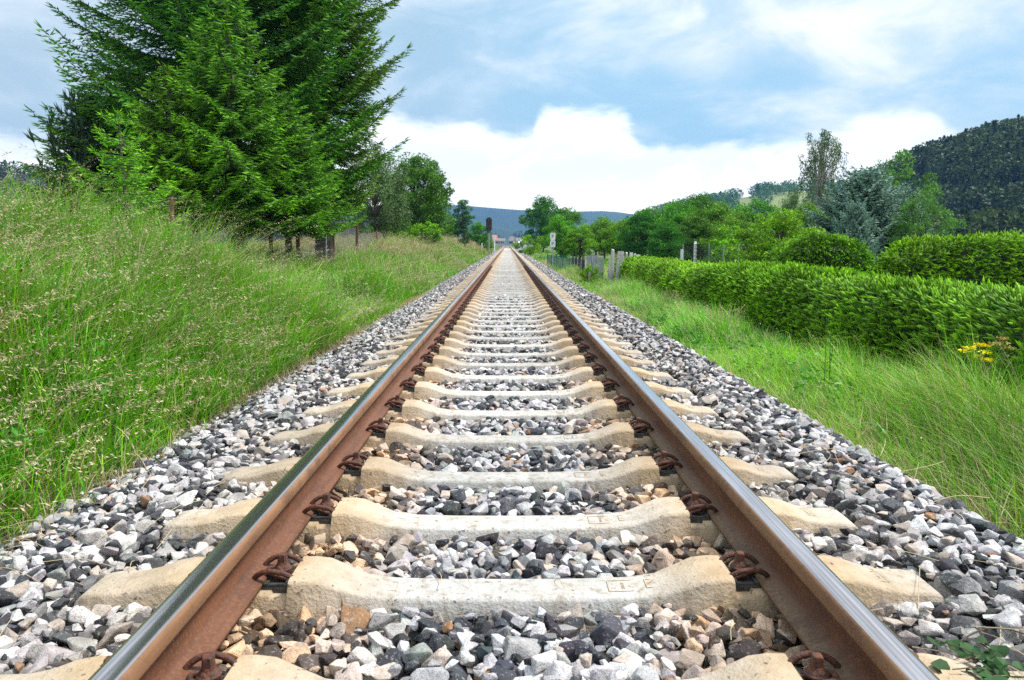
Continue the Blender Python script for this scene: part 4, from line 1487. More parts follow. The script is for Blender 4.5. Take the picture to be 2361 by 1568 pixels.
    P3 = spindles(p_, ld, r.uniform(0.08, 0.34, lead_n), np.full(lead_n, sw * 0.75), np.tile(c_old, (lead_n, 1)), np.tile(c_new, (lead_n, 1)), 4)
    link('foliage', npmesh('hedge_foliage', [P1, P2, P3], [M_needle]), rt)
    # dense twiggy interior
    nyc = max(2, int(ly / 0.5)); nxc = max(2, int(lx / 0.5))
    B = Bag()
    mrg = 0.17
    if lx < ly:
        ysn = np.linspace(-ly / 2 + mrg, ly / 2 - mrg, nyc)
        sec = [(-lx / 2 + mrg + 0.08, 0.0), (-lx / 2 + mrg, h * .4), (-lx / 2 + mrg + 0.06, h - mrg - .06), (-lx / 4, h - mrg), (lx / 4, h - mrg), (lx / 2 - mrg - .06, h - mrg - .06), (lx / 2 - mrg, h * .4), (lx / 2 - mrg - .08, 0.0)]
        f_ = [1.0 if fade is None else float(fade(yy_ + cy_)) for yy_ in ysn]
        V = np.array([(x_, yy_, z_ * ff) for yy_, ff in zip(ysn, f_) for x_, z_ in sec])
    else:
        ysn = np.linspace(-lx / 2 + mrg, lx / 2 - mrg, nxc)
        sec = [(-ly / 2 + mrg + 0.08, 0.0), (-ly / 2 + mrg, h * .4), (-ly / 2 + mrg + 0.06, h - mrg - .06), (-ly / 4, h - mrg), (ly / 4, h - mrg), (ly / 2 - mrg - .06, h - mrg - .06), (ly / 2 - mrg, h * .4), (ly / 2 - mrg - .08, 0.0)]
        V = np.array([(yy_, x_ * (1 - .35 * max(0, (abs(yy_) - lx / 2 + 1.0)) ** 2), z_ * (1 - .5 * max(0, (abs(yy_) - lx / 2 + 1.0)) ** 2)) for yy_ in ysn for x_, z_ in sec])
    m = len(ysn)
    F = np.array([(i * 8 + j, i * 8 + j + 1, (i + 1) * 8 + j + 1, (i + 1) * 8 + j) for i in range(m - 1) for j in range(7)])
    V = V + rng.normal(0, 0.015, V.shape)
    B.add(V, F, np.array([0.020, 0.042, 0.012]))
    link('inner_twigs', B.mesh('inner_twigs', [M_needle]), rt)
    return rt


hedge('spruce_hedge', 4.33, 9.4, 1.30, 12.4, 0.82, 61, 'long low spruce hedge running beside the track, its near half', 640, 0.15, 0.027, bias=(0, 0.25, 0.0))
hedge('spruce_hedge', 4.33, 21.2, 1.30, 11.2, 0.70, 62, 'far half of the long low hedge, ending by the wooden posts', 400, 0.17, 0.034, ((0.08, 0.22, 0.012), (0.34, 0.64, 0.033)), bias=(0, 0.25, 0.0))
hedge('spruce_hedge', 7.6, 19.2, 2.5, 1.5, 1.38, 63, 'short rounded spruce hedge in front of the blue spruces', 480, 0.17, 0.030, ((0.065, 0.20, 0.012), (0.32, 0.64, 0.032)), bias=(0.35, 0, -0.35))
hedge('spruce_hedge', 12.25, 15.6, 9.4, 1.7, 1.38, 64, 'tall spruce hedge behind the near hedge, running off the right edge', 440, 0.18, 0.030, ((0.06, 0.19, 0.012), (0.30, 0.62, 0.032)), bias=(0.35, 0, -0.35))

# ------------------------------------------------------------------ hills and far woods
def ridge(name, pts, Y0, depth, steps, mat, zfoot=-1.0, seed=0, rough=1.0):
    """hill whose crest passes through picture points pts at depth Y0+depth*0.6; real 3-D slope"""
    P = [dpx(px, py, Y0 + depth * 0.6) for px, py in pts]
    xs_ = np.linspace(P[0].x, P[-1].x, 90)
    crest = np.interp(xs_, [p_.x for p_ in P], [p_.z for p_ in P])
    t_ = np.linspace(0, 1, steps)
    prof_ = np.interp(t_, [0, .15, .6, 1], [0, .12, 1, .75])
    prof_ = np.where(t_ < .6, np.sin(np.clip(t_ / .6, 0, 1) * np.pi / 2) ** 1.35, prof_)
    gx_, gt_ = np.meshgrid(xs_, t_)
    yy_ = Y0 + depth * gt_
    zc = crest[None, :] * prof_[:, None]
    amp = (crest.max() * 0.035 * rough)
    zc = zc + amp * sines(gx_ / depth * 9, yy_ / depth * 9, seed) * np.clip(prof_[:, None] * 2, 0, 1) * (1 - 0.8 * np.abs(prof_[:, None]) ** 6)
    zc[0] = zfoot
    V = np.stack([gx_, yy_, zc], -1).reshape(-1, 3)
    nx_ = len(xs_)
    ii_ = (np.arange(steps - 1)[:, None] * nx_ + np.arange(nx_ - 1)[None, :]).ravel()
    F = np.stack([ii_, ii_ + 1, ii_ + nx_ + 1, ii_ + nx_], -1)
    o = link(name, npmesh(name, [(V, F, None)], [mat], True))
    tag(o, kind='structure')

    def zat(x, y):
        fx = np.interp(x, xs_, np.arange(nx_)); ft = np.clip((y - Y0) / depth, 0, 1) * (steps - 1)
        ix = np.clip(fx.astype(int), 0, nx_ - 2); it = np.clip(ft.astype(int), 0, steps - 2)
        a_ = fx - ix; b_ = ft - it
        return (zc[it, ix] * (1 - a_) * (1 - b_) + zc[it, ix + 1] * a_ * (1 - b_) + zc[it + 1, ix] * (1 - a_) * b_ + zc[it + 1, ix + 1] * a_ * b_)
    return zat, xs_


def wood(name, label, x, y, z, hts, seed, leafs=70, size=1.0, cols=((0.016, 0.040, 0.014), (0.045, 0.075, 0.022)), conif=0.5, wr=0.32):
    """a wood on a hillside: many small crowns in one object"""
    r = np.random.default_rng(seed)
    m = len(x)
    n = m * leafs
    ci = np.repeat(np.arange(m), leafs)
    isc = (r.random(m) < conif)[ci]
    u = r.random(n)
    a_ = r.uniform(0, 6.28, n)
    rad_c = (1 - u) * 0.22
    zz_c = 0.12 + 0.88 * u
    g = r.normal(0, 1, (n, 3)); g /= np.linalg.norm(g, axis=1)[:, None]
    rad_b = np.sqrt(g[:, 0] ** 2 + g[:, 1] ** 2) * wr
    zz_b = 0.55 + 0.42 * g[:, 2]
    rad = np.where(isc, rad_c, rad_b) * r.uniform(0.75, 1.08, n)
    zz = np.where(isc, zz_c, zz_b)
    H = hts[ci]
    cen = np.stack([x[ci] + np.cos(a_) * rad * H, y[ci] + np.sin(a_) * rad * H, z[ci] + zz * H], -1)
    dv = np.stack([np.cos(a_) * 0.7, np.sin(a_) * 0.7, r.normal(0.1, 0.5, n)], -1) + r.normal(0, .3, (n, 3))
    dv /= np.linalg.norm(dv, axis=1)[:, None]
    k = r.random(m)[ci][:, None]
    col = np.array(cols[0]) * (1 - k) + np.array(cols[1]) * k
    col = col * r.uniform(0.85, 1.15, (n, 1)) * np.where(isc, 0.75, 1.1)[:, None]
    s = H * 0.13 * size
    P = diamonds(cen, dv, s * r.uniform(.8, 1.4, n), s * r.uniform(.5, .95, n), col)
    tag(link(name, npmesh(name, [P], [M_leaf])), label, 'trees', kind='stuff')


M_hilldark = simple_mat('hill_forest_floor', (0.020, 0.030, 0.014), (0.035, 0.038, 0.020), 0.95, 0.05)
M_meadow = simple_mat('hill_meadow', (0.20, 0.235, 0.07), (0.15, 0.20, 0.055), 0.95, 0.02)
M_far = simple_mat('far_forest', (0.016, 0.045, 0.050), (0.028, 0.070, 0.055), 0.95, 0.004)

# dark wooded hill on the right
zat, hx = ridge('hill', [(1720, 580), (1880, 548), (1980, 505), (2050, 445), (2110, 388), (2200, 352), (2280, 328), (2361, 306), (2500, 280), (2900, 220)], 150, 260, 40, M_hilldark, seed=3)
r = np.random.default_rng(77)
n = 4600
x = r.uniform(hx[0], hx[-1], n); y = r.uniform(155, 335, n)
wood('hillside_wood', 'dark mixed wood covering the steep hill at the right edge', x, y, zat(x, y) - 0.5, r.uniform(4.5, 9.0, n), 78, 90, 1.0, ((0.036, 0.062, 0.014), (0.068, 0.094, 0.022)), 0.40, 0.42)
# middle hill with meadow and clumps
zat2, hx2 = ridge('hill', [(1420, 548), (1500, 500), (1560, 487), (1640, 474), (1700, 458), (1760, 446), (1850, 444), (2000, 460), (2150, 490)], 420, 500, 36, M_meadow, seed=4)
n = 1500
x = r.uniform(hx2[0], hx2[-1], n); y = r.uniform(430, 760, n)
ratio = (x + 0.0) / y
px_ = 1170 + ratio * 1795
onc = ((px_ > 1730) & (px_ < 1850) & (y > 640)) | ((px_ < 1690) & (r.random(n) < 0.9)) | (px_ > 1860) | ((px_ > 1735) & (px_ < 1765)) | (y < 520) | ((y > 700) & (px_ < 1700))
x, y = x[onc], y[onc]
n = len(x)
wood('hillside_trees', 'dark clumps of trees around the pale meadow on the middle hill', x, y, zat2(x, y) - 0.5, r.uniform(6, 12.5, n), 79, 90, 1.0, ((0.03, 0.09, 0.02), (0.08, 0.17, 0.035)), 0.15, 0.5)
# low dark wood at the left edge
zat3, hx3 = ridge('hill', [(-700, 350), (-300, 372), (0, 396), (90, 409), (200, 414), (500, 425), (900, 520)], 250, 250, 30, M_hilldark, seed=5)
n = 1700
x = r.uniform(hx3[0], hx3[-1], n); y = r.uniform(255, 430, n)
wood('hillside_wood', 'dark treeline on the low hill at the left edge behind the tall grass', x, y, zat3(x, y) - 0.5, r.uniform(4, 8, n), 80, 70, 1.0, ((0.016, 0.034, 0.016), (0.035, 0.055, 0.022)), 0.4)
# blue far mountains
ridge('hill', [(-200, 500), (500, 500), (800, 480), (1000, 470), (1050, 472), (1110, 477), (1200, 484), (1300, 489), (1400, 487), (1470, 497), (1700, 520), (2500, 530)], 1500, 700, 40, M_far, seed=6, rough=1.6)
ridge('hill', [(800, 478), (1000, 500), (1060, 505), (1130, 520), (1210, 540), (1260, 552), (1320, 560)], 950, 350, 30, M_far, seed=9, rough=1.2)
# tree belt across the valley behind the village
n = 260
x = r.uniform(-330, 420, n); y = r.uniform(640, 900, n)
keep = (np.abs(x / y - 0.0) > 0.012)
x, y = x[keep], y[keep]
wood('valley_trees', 'distant belt of trees across the valley beyond the village', x, y, np.full(len(x), -0.3), r.uniform(6, 13, len(x)), 82, 80, 1.0, ((0.02, 0.055, 0.025), (0.045, 0.10, 0.035)), 0.2, 0.42)

# ------------------------------------------------------------------ village houses
def house(px, Y, wpx, wall_h, roof_h, depth, rmat, label, rz=0.0):
    g = gpt(px, Y)
    wd = wpx / 1795 * Y
    rt = empty('house', g, rz)
    tag(rt, label, 'house', 'village houses at the end of the line')
    B = Bag()
    B.box(-wd / 2, wd / 2, -depth / 2, depth / 2, -0.5, wall_h)
    link('wall', B.mesh('wall', [M_wall]), rt)
    e = 0.4
    V = np.array([(-wd / 2 - e, -depth / 2 - e, wall_h + .01), (wd / 2 + e, -depth / 2 - e, wall_h + .01), (wd / 2 + e, depth / 2 + e, wall_h + .01), (-wd / 2 - e, depth / 2 + e, wall_h + .01),
                  (-wd / 2 - e, 0, wall_h + roof_h), (wd / 2 + e, 0, wall_h + roof_h)])
    ro = link('roof', npmesh('roof', [(V, np.array([(0, 1, 5, 4), (2, 3, 4, 5), (0, 3, 2, 1)]), None), (V, np.array([(0, 4, 3), (1, 2, 5)]), None)], [rmat]), rt)
    B = Bag()
    B.box(wd * .15, wd * .15 + .7, .4, 1.1, wall_h + roof_h * .5, wall_h + roof_h + .9)
    link('chimney', B.mesh('chimney', [M_brick]), ro)
    for k in range(3):
        B = Bag()
        xx = (-0.32 + 0.32 * k) * wd
        B.box(xx - .5, xx + .5, -depth / 2 - .06, -depth / 2 - .003, wall_h * .45, wall_h * .8)
        link('window', B.mesh('window', [M_window]), rt)


house(1140, 500, 10, 3.2, 3.6, 9, M_roof, 'small distant house with an orange tiled roof left of the rails', 0.15)
house(1156, 520, 16, 3.0, 1.8, 8, M_roofgrey, 'low distant pale house with a grey roof beside the orange-roofed one')
house(1181, 560, 9, 3.4, 3.0, 8, M_roofgrey, 'distant house right of the vanishing point with a steep grey-brown roof', -0.2)
house(1196, 540, 13, 3.0, 2.4, 8, M_roofgrey, 'distant white house farthest right in the village', 0.1)

# ------------------------------------------------------------------ signal, sign, marker posts
def cyl(B, x, y, z0, z1, rad, n=12, m=0):
    B.tube([(x, y, z0), (x, y, (z0 + z1) / 2), (x, y, z1)], rad, n, m=m)


g = gpt(1127.5, 72)
top = dpx(1127, 501, 72).z - g[2]
sg = empty('railway_signal', (g[0], g[1], g[2]))
tag(sg, 'tall railway light signal with a black head and slim grey mast', 'signal')
B = Bag(); cyl(B, 0, 0, -0.4, top - 1.0, 0.055); link('mast', B.mesh('mast', [M_grey_metal], True), sg)
B = Bag()
for s in (-1, 1):
    B.tube([(0.14 + s * 0.08, 0.08, -0.3), (0.14 + s * 0.08, 0.08, top * .3), (0.14 + s * 0.08, 0.08, top * .62)], 0.016, 6)
for k in range(9):
    B.tube([(0.06, 0.08, 0.2 + k * .2), (0.14, 0.08, 0.2 + k * .2), (0.22, 0.08, 0.2 + k * .2)], 0.011, 5)
link('ladder', B.mesh('ladder', [M_black]), sg)
bm = bmesh.new()
bmesh.ops.create_cube(bm, size=1.0)
bmesh.ops.scale(bm, vec=(0.54, 0.16, 1.25), verts=bm.verts)
bmesh.ops.bevel(bm, geom=[e for e in bm.edges if abs(e.verts[0].co.y - e.verts[1].co.y) > 0.1], offset=0.11, segments=3, affect='EDGES')
bmesh.ops.translate(bm, vec=(0, -0.03, top - 0.65), verts=bm.verts)
hd = link('signal_head', bm_to_mesh('signal_head', bm, [M_black]), sg)
for dx_, dz_ in ((0, .42), (-.12, .12), (.12, -.12), (-.12, -.16), (0, -.42)):
    B = Bag()
    B.tube([(dx_, -0.112, top - .65 + dz_), (dx_, -0.12, top - .65 + dz_), (dx_, -0.128, top - .65 + dz_)], 0.085, 14)
    link('lens', B.mesh('lens', [M_lens], False), hd)
    B = Bag()
    a_ = np.linspace(0, np.pi, 9)
    pts_ = np.stack([dx_ + np.cos(a_) * 0.10, np.full(9, -0.20), top - .65 + dz_ + np.sin(a_) * 0.10], -1)
    pb = pts_.copy(); pb[:, 1] = -0.112
    V = np.concatenate([pts_, pb]); F = np.array([(i, i + 1, 10 + i, 9 + i) for i in range(8)])
    B.add(V, F); link('hood', B.mesh('hood', [M_black]), hd)
B = Bag(); B.box(-0.05, 0.05, -0.05, 0.05, top - 1.42, top - 1.31); link('bracket', B.mesh('bracket', [M_black]), sg)

# P P whistle board
Ys = 38.0
g = gpt(1275, Ys)
pt_, pb_ = dpx(1274.5, 536.5, Ys), dpx(1274.5, 570.5, Ys)
wd = 12.3 / 1795 * Ys
hh = (pt_.z - pb_.z) / 2
sg = empty('whistle_sign', (pt_.x, Ys, g[2]))
tag(sg, 'white two-panel railway sign with a black P on each panel, on a grey post', 'sign')
B = Bag(); cyl(B, 0, 0.03, -0.3, pt_.z - g[2] - 0.1, 0.028, 10); link('post', B.mesh('post', [M_grey_metal], True), sg)
for k in range(2):
    bm = bmesh.new()
    bmesh.ops.create_cube(bm, size=1.0)
    bmesh.ops.scale(bm, vec=(wd, 0.012, hh - 0.008), verts=bm.verts)
    bmesh.ops.bevel(bm, geom=[e for e in bm.edges if abs(e.verts[0].co.y - e.verts[1].co.y) > 0.005], offset=0.035, segments=4, affect='EDGES')
    zc_ = pt_.z - g[2] - hh * (0.5 + k)
    bmesh.ops.translate(bm, vec=(0, -0.012, zc_), verts=bm.verts)
    pn = link('sign_panel', bm_to_mesh('sign_panel', bm, [M_white]), sg)
    me = text_mesh('letter', 'P', hh * 0.66, M_black, 0.001)
    me.transform(Matrix.Translation((0, -0.0205, zc_)) @ Matrix.Rotation(R(90), 4, 'X'))
    link('letter', me, pn)

# little white marker post near the signal
g = gpt(1140, 80)
mk = empty('marker_post', g)
tag(mk, 'short white marker post with a rounded board near the signal mast', 'post')
tz = dpx(1140, 541, 80).z - g[2]
B = Bag(); cyl(B, 0, 0, -0.3, tz - 0.5, 0.06, 8); link('post', B.mesh('post', [M_white], True), mk)
bm = bmesh.new(); bmesh.ops.create_cube(bm, size=1.0); bmesh.ops.scale(bm, vec=(0.30, 0.04, 0.60), verts=bm.verts)
bmesh.ops.bevel(bm, geom=[e for e in bm.edges if abs(e.verts[0].co.y - e.verts[1].co.y) > 0.02], offset=0.12, segments=4, affect='EDGES')
bmesh.ops.translate(bm, vec=(0, -0.09, tz - 0.3), verts=bm.verts)
link('board', bm_to_mesh('board', bm, [M_white]), mk)
g = gpt(1111, 84)
B = Bag(); cyl(B, 0, 0, -0.3, 0.9, 0.05, 8)
o_ = link('marker_post', B.mesh('marker_post', [M_white], True)); o_.location = g
tag(o_, 'tiny pale post left of the signal mast among the dry grass', 'post')

# white hut seen right of the rails
g = gpt(1203, 150)
ht_ = empty('white_hut', g)
tag(ht_, 'small white hut with a pointed roof at the trackside right of the vanishing point', 'hut')
B = Bag(); B.box(-.8, .8, -.8, .8, -.3, 1.5); link('wall', B.mesh('wall', [M_white]), ht_)
V = np.array([(-.9, -.9, 1.5), (.9, -.9, 1.5), (.9, .9, 1.5), (-.9, .9, 1.5), (0, 0, 2.4)])
link('roof', npmesh('roof', [(V, np.array([(0, 1, 4), (1, 2, 4), (2, 3, 4), (3, 0, 4)]), None)], [M_white]), ht_)

# ------------------------------------------------------------------ left wire fence with rusty posts
posts = [(395, 15.2, 452, 0.055), (625, 18.0, 500, 0.05), (688, 19.2, 497, 0.05), (768, 23.0, 535, 0.05), (822, 27.0, 512, 0.05), (868, 33.0, 535, 0.06), (893, 38.5, 530, 0.06)]
fx = [gpt(px, Y) for px, Y, _, _ in posts]
fe = empty('wire_fence', fx[0])
tag(fe, 'wire mesh fence on rusty steel posts along the foot of the spruces', 'fence')
o0 = np.array(fx[0])
tops = []
for (px, Y, ty, rd), g in zip(posts, fx):
    B = Bag()
    tz = dpx(px, ty, Y).z
    lx_ = rng.normal(0, .02)
    rel = np.array(g) - o0
    B.tube([rel + (0, 0, -.4), rel + (lx_ / 2, 0, (tz - g[2]) / 2), rel + (lx_, 0, tz - g[2])], rd, 8)
    link('post', B.mesh('post', [M_rustpost], True), fe)
    tops.append(rel + np.array([lx_, 0, tz - g[2]]))
B = Bag()
for k in range(len(posts) - 1):
    a_, b_ = np.array(fx[k]) - o0, np.array(fx[k + 1]) - o0
    L = np.linalg.norm(b_ - a_)
    H = min(1.05, tops[k][2] - a_[2] - .05, tops[k + 1][2] - b_[2] - .05)
    sx_ = 0.10
    nn = int(L / sx_)
    for q in range(-int(H / sx_), nn):
        for sgn in (1, -1):
            s0, s1 = q * sx_, q * sx_ + H
            z0_, z1_ = (0.0, H) if sgn > 0 else (H, 0.0)
            if s0 < 0: z0_ += sgn * (-s0); s0 = 0
            if s1 > L: z1_ -= sgn * (s1 - L); s1 = L
            if s1 <= s0: continue
            pa = a_ + (b_ - a_) * s0 / L + np.array([0, 0, z0_ + .05]); pb = a_ + (b_ - a_) * s1 / L + np.array([0, 0, z1_ + .05])
            B.tube([pa, (pa + pb) / 2, pb], 0.0022, 3)
link('wire_mesh', B.mesh('wire_mesh', [M_wire]), fe)
# slim galvanised pipe by the right spruce trunk
g = gpt(752, 21.0)
B = Bag()
tz = dpx(755, 450, 21.0).z - g[2]
B.tube([(0, 0, -.3), (0.0, 0, tz * .4), (0.04, 0, tz * .8), (0.10, 0, tz)], 0.018, 7)
o_ = link('steel_pipe', B.mesh('steel_pipe', [M_grey_metal], True)); o_.location = g
tag(o_, 'thin grey pipe standing against the thick trunk of the right spruce', 'pipe')

# rubble and bricks under the spruces
rk = np.random.default_rng(5)
heap = []
for k in range(16):
    px = rk.uniform(655, 735); Y = rk.uniform(24.5, 26.5)
    g = gpt(px, Y)
    PV, PF = HI[k % len(HI)]
    me = npmesh('rubble_stone', [(PV * np.array([rk.uniform(.16, .42), rk.uniform(.15, .3), rk.uniform(.12, .26)]), PF, None)], [M_rock])
    o_ = link('rubble_stone', me)
    o_.location = (g[0], g[1], g[2] + rk.uniform(.05, .32))
    o_.rotation_euler = (rk.uniform(-.3, .3), rk.uniform(-.3, .3), rk.uniform(0, 6))
    tag(o_, 'grey rubble stone in the heap beside the thick spruce trunk', 'stone', 'stones of the rubble heap under the spruces')
for k, (px, py_) in enumerate(((585, 563), (592, 590), (608, 590))):
    g = gpt(px, 21.5)
    B = Bag(); B.box(-.28, .28, -.12, .12, 0, .16)
    o_ = link('brick_block', B.mesh('brick_block', [M_brick])); o_.location = (g[0], 21.5 + k * .5, g[2] + (0.32 if k == 0 else 0.02))
    tag(o_, ['red brick block lying highest in the shade under the spruces', 'red brick block low in the grass left of the others', 'red brick block low in the grass right of the others'][k], 'brick')

# ------------------------------------------------------------------ right: gate, posts, garden fences
Yg = 27.0
gp = gpt(1372, Yg)
gt = empty('metal_gate', (gp[0], Yg, gp[2]))
tag(gt, 'pale grey sheet metal gate standing open beside the track', 'gate')
a_, b_, c_ = dpx(1353, 562, Yg).x - gp[0], dpx(1393, 562, Yg).x - gp[0], dpx(1378, 562, Yg).x - gp[0]
zt_ = dpx(1360, 590, Yg).z - gp[2]
for nm_, x0_, x1_, zt2 in (('gate_panel', a_, c_ - .02, zt_), ('gate_panel', c_ + .02, b_, zt_ - .04)):
    B = Bag()
    nseg = 7
    for q in range(nseg):
        xa = x0_ + (x1_ - x0_) * q / nseg; xb = x0_ + (x1_ - x0_) * (q + 1) / nseg - .006
        B.box(xa, xb, (q % 2) * .012, (q % 2) * .012 + .006, 0.06, zt2)
    B.box(x0_, x1_, .022, .040, zt2 - .10, zt2 - .06)
    B.box(x0_, x1_, .022, .040, .12, .16)
    link(nm_, B.mesh(nm_, [M_grey_metal]), gt)
for xx in (c_, c_ - 0.19):
    B = Bag(); cyl(B, xx, -.02, -.3, zt_ + .03, .018, 8); link('gate_post', B.mesh('gate_post', [M_grey_metal], True), gt)

wp = [(1411, 25.5, 574, 11, 'tallest weathered wooden post, standing alone right of the gate'),
      (1404, 26.5, 600, 6, 'thin wooden post leaning behind the tallest one'),
      (1422, 24.8, 582, 8, 'weathered wooden post left of the wide plank'),
      (1433, 25.0, 581, 15, 'widest weathered plank post in the group'),
      (1444, 26.0, 583, 7, 'narrow wooden post right of the wide plank'),
      (1463, 27.0, 585, 8, 'square weathered post near the hedge end'),]
for px, Y, ty, wpx, lab in wp:
    g = gpt(px, Y)
    tz = dpx(px, ty, Y).z - g[2]
    wd = 0.8 * wpx / 1795 * Y
    bm = bmesh.new(); bmesh.ops.create_cube(bm, size=1.0)
    bmesh.ops.scale(bm, vec=(wd, min(wd, .10), tz + .3), verts=bm.verts)
    bmesh.ops.translate(bm, vec=(0, 0, (tz - .3) / 2), verts=bm.verts)
    for v_ in bm.verts:
        if v_.co.z > tz * .6:
            v_.co.x = v_.co.x * 0.7 + rng.normal(0, .008); v_.co.z += rng.normal(0, .02)
    bmesh.ops.bevel(bm, geom=list(bm.edges), offset=.008, segments=1, affect='EDGES')
    o_ = link('wooden_post', bm_to_mesh('wooden_post', bm, [M_wood])); o_.location = g
    o_.rotation_euler = (0, R(rng.uniform(1, 4)), R(rng.uniform(-15, 15)))
    tag(o_, lab, 'post', 'weathered wooden posts by the hedge end')
# white concrete posts and a rail between
for px, Y, ty, wpx, lab in ((1456, 27.5, 582, 7, 'white post just left of the sloping plank'), (1471, 27.5, 587, 9, 'white post at the very end of the hedge'),
                            (1573, 30, 575, 6, 'white post rising behind the middle of the far hedge'), (1603, 33, 556, 5, 'tallest thin white post with insulator knobs behind the hedge')):
    g = gpt(px, Y)
    tz = dpx(px, ty, Y).z - g[2]
    B = Bag(); B.box(-wpx / 3590 * Y, wpx / 3590 * Y, -.045, .045, -.3, tz)
    if wpx == 5:
        for k in range(6):
            B.tube([(-.06, -.06, tz - .1 - k * .16), (0, -.06, tz - .1 - k * .16), (.06, -.06, tz - .1 - k * .16)], .018, 6)
    o_ = link('white_post', B.mesh('white_post', [M_white])); o_.location = g
    tag(o_, lab, 'post', 'white posts on the right')
g = gpt(1465, 27.3)
B = Bag()
B.tube([(-.14, 0, .72), (0, 0, .66), (.14, 0, .60)], .028, 6)
B.tube([(-.14, 0, .50), (0, 0, .42), (.14, 0, .36)], .028, 6)
B.tube([(-.13, 0, .30), (0, 0, .24), (.13, 0, .16)], .03, 6)
o_ = link('plank_rail', B.mesh('plank_rail', [M_wood])); o_.location = g
tag(o_, 'short sloping planks nailed between the white and wooden posts', 'plank')


def mesh_fence(name, pa, pb, H, npost, step, mat, pmat, label, thick=.004):
    ga, gb = np.array(gpt(*pa)), np.array(gpt(*pb))
    rt = empty(name, ga)
    tag(rt, label, 'fence')
    L = np.linalg.norm(gb - ga)
    d = (gb - ga) / L
    B = Bag()
    for k in range(int(L / step) + 1):
        q = d * k * step
        B.tube([q + (0, 0, 0.0), q + (0, 0, H / 2), q + (0, 0, H)], thick, 3)
    for k in range(int(H / step) + 1):
        B.tube([np.array([0, 0, k * step + .02]), d * L / 2 + (0, 0, k * step + .02), d * L + (0, 0, k * step + .02)], thick, 3)
    link('wire_mesh', B.mesh('wire_mesh', [mat]), rt)
    for k in range(npost):
        q = d * L * k / (npost - 1)
        B = Bag(); B.tube([q + (0, 0, -.3), q + (0, 0, H / 2), q + (0, 0, H + .06)], .022, 7)
        link('post', B.mesh('post', [pmat], True), rt)


mesh_fence('garden_fence', (1262, 46), (1330, 34), 0.7, 6, .10, M_greenwire, M_greenwire, 'low green mesh fence behind the white sign', .005)
mesh_fence('garden_fence', (1318, 36), (1350, 30), 0.75, 5, .10, M_wire, M_wood, 'short dark wire fence with stubby pale posts left of the gate', .006)
mesh_fence('garden_fence', (1575, 31), (1740, 27), 1.25, 6, .07, M_wire, M_grey_metal, 'dark mesh garden fence seen over the top of the hedge', .004)

tree_at('garden_bush', bush, 2.3, 1447, 25.5, 603, 'small dark green bush tucked against the far end of the hedge', 0.5, 0.8, None, cat='bush')
tree_at('garden_bush', bush, 2.3, 1362, 25.5, 613, 'little green bush growing in front of the gate', 0.9, 0.9, None, cat='bush')

# ------------------------------------------------------------------ wild plants
def stem_leaves(B_parts, base, hgt, lean, nl, leaf, col, r, stem_col, stem_r=.003, spread=.05):
    zz = np.linspace(0, 1, 7)
    st_ = np.stack([base[0] + lean[0] * zz ** 1.5 * hgt, base[1] + lean[1] * zz ** 1.5 * hgt, base[2] + zz * hgt], -1)
    V, F, T = tube(st_, np.linspace(stem_r, stem_r * .5, 7), 5)
    B_parts.append((V, F, np.array(stem_col), 0))
    k = r.uniform(0.1, 1.0, nl)
    p_ = np.stack([np.interp(k, zz, st_[:, i]) for i in range(3)], -1)
    a_ = r.uniform(0, 6.28, nl)
    d_ = np.stack([np.cos(a_), np.sin(a_), r.uniform(.2, .9, nl)], -1); d_ /= np.linalg.norm(d_, axis=1)[:, None]
    B_parts.append(diamonds(p_ + d_ * leaf * .5, d_, r.uniform(.7, 1.2, nl) * leaf, r.uniform(.25, .4, nl) * leaf, np.array(col) * r.uniform(.8, 1.2, (nl, 1))))
    return st_[-1]


def wildflower(px, Y, hgt, seed, label, flower, nst=5):
    r = np.random.default_rng(seed)
    g = gpt(px, Y)
    rt = empty('wildflower', g)
    tag(rt, label, 'plant', 'flowering plants in front of the hedge')
    ps, fl = [], []
    for k in range(nst):
        tip = stem_leaves(ps, r.normal(0, .03, 3) * (1, 1, 0), hgt * r.uniform(.85, 1.0), r.normal(0, .07, 2), 46, .030, (0.10, 0.24, 0.04), r, (0.16, 0.20, 0.07))
        if flower is not None:
            m = 34
            c_ = tip + np.clip(r.normal(0, 1, (m, 3)), -1.6, 1.6) * (.019, .019, .006)
            d_ = r.normal(0, 1, (m, 3)); d_[:, 2] *= .3; d_ /= np.linalg.norm(d_, axis=1)[:, None]
            fl.append(diamonds(c_, d_, np.full(m, .021), np.full(m, .016), np.array(flower) * r.uniform(.8, 1.1, (m, 1))))
    link('stems', npmesh('stems', ps, [M_leaf]), rt)
    for f_ in fl:
        link('flower_head', npmesh('flower_head', [f_], [M_leaf]), rt)


wildflower(2278, 5.35, 0.60, 1, 'yellow-flowered wild plant in front of the hedge near the right edge', (0.98, 0.82, 0.02), 7)
wildflower(2318, 5.35, 0.66, 2, 'wild plant in bud, right of the yellow-flowered one', (0.42, 0.36, 0.10), 5)
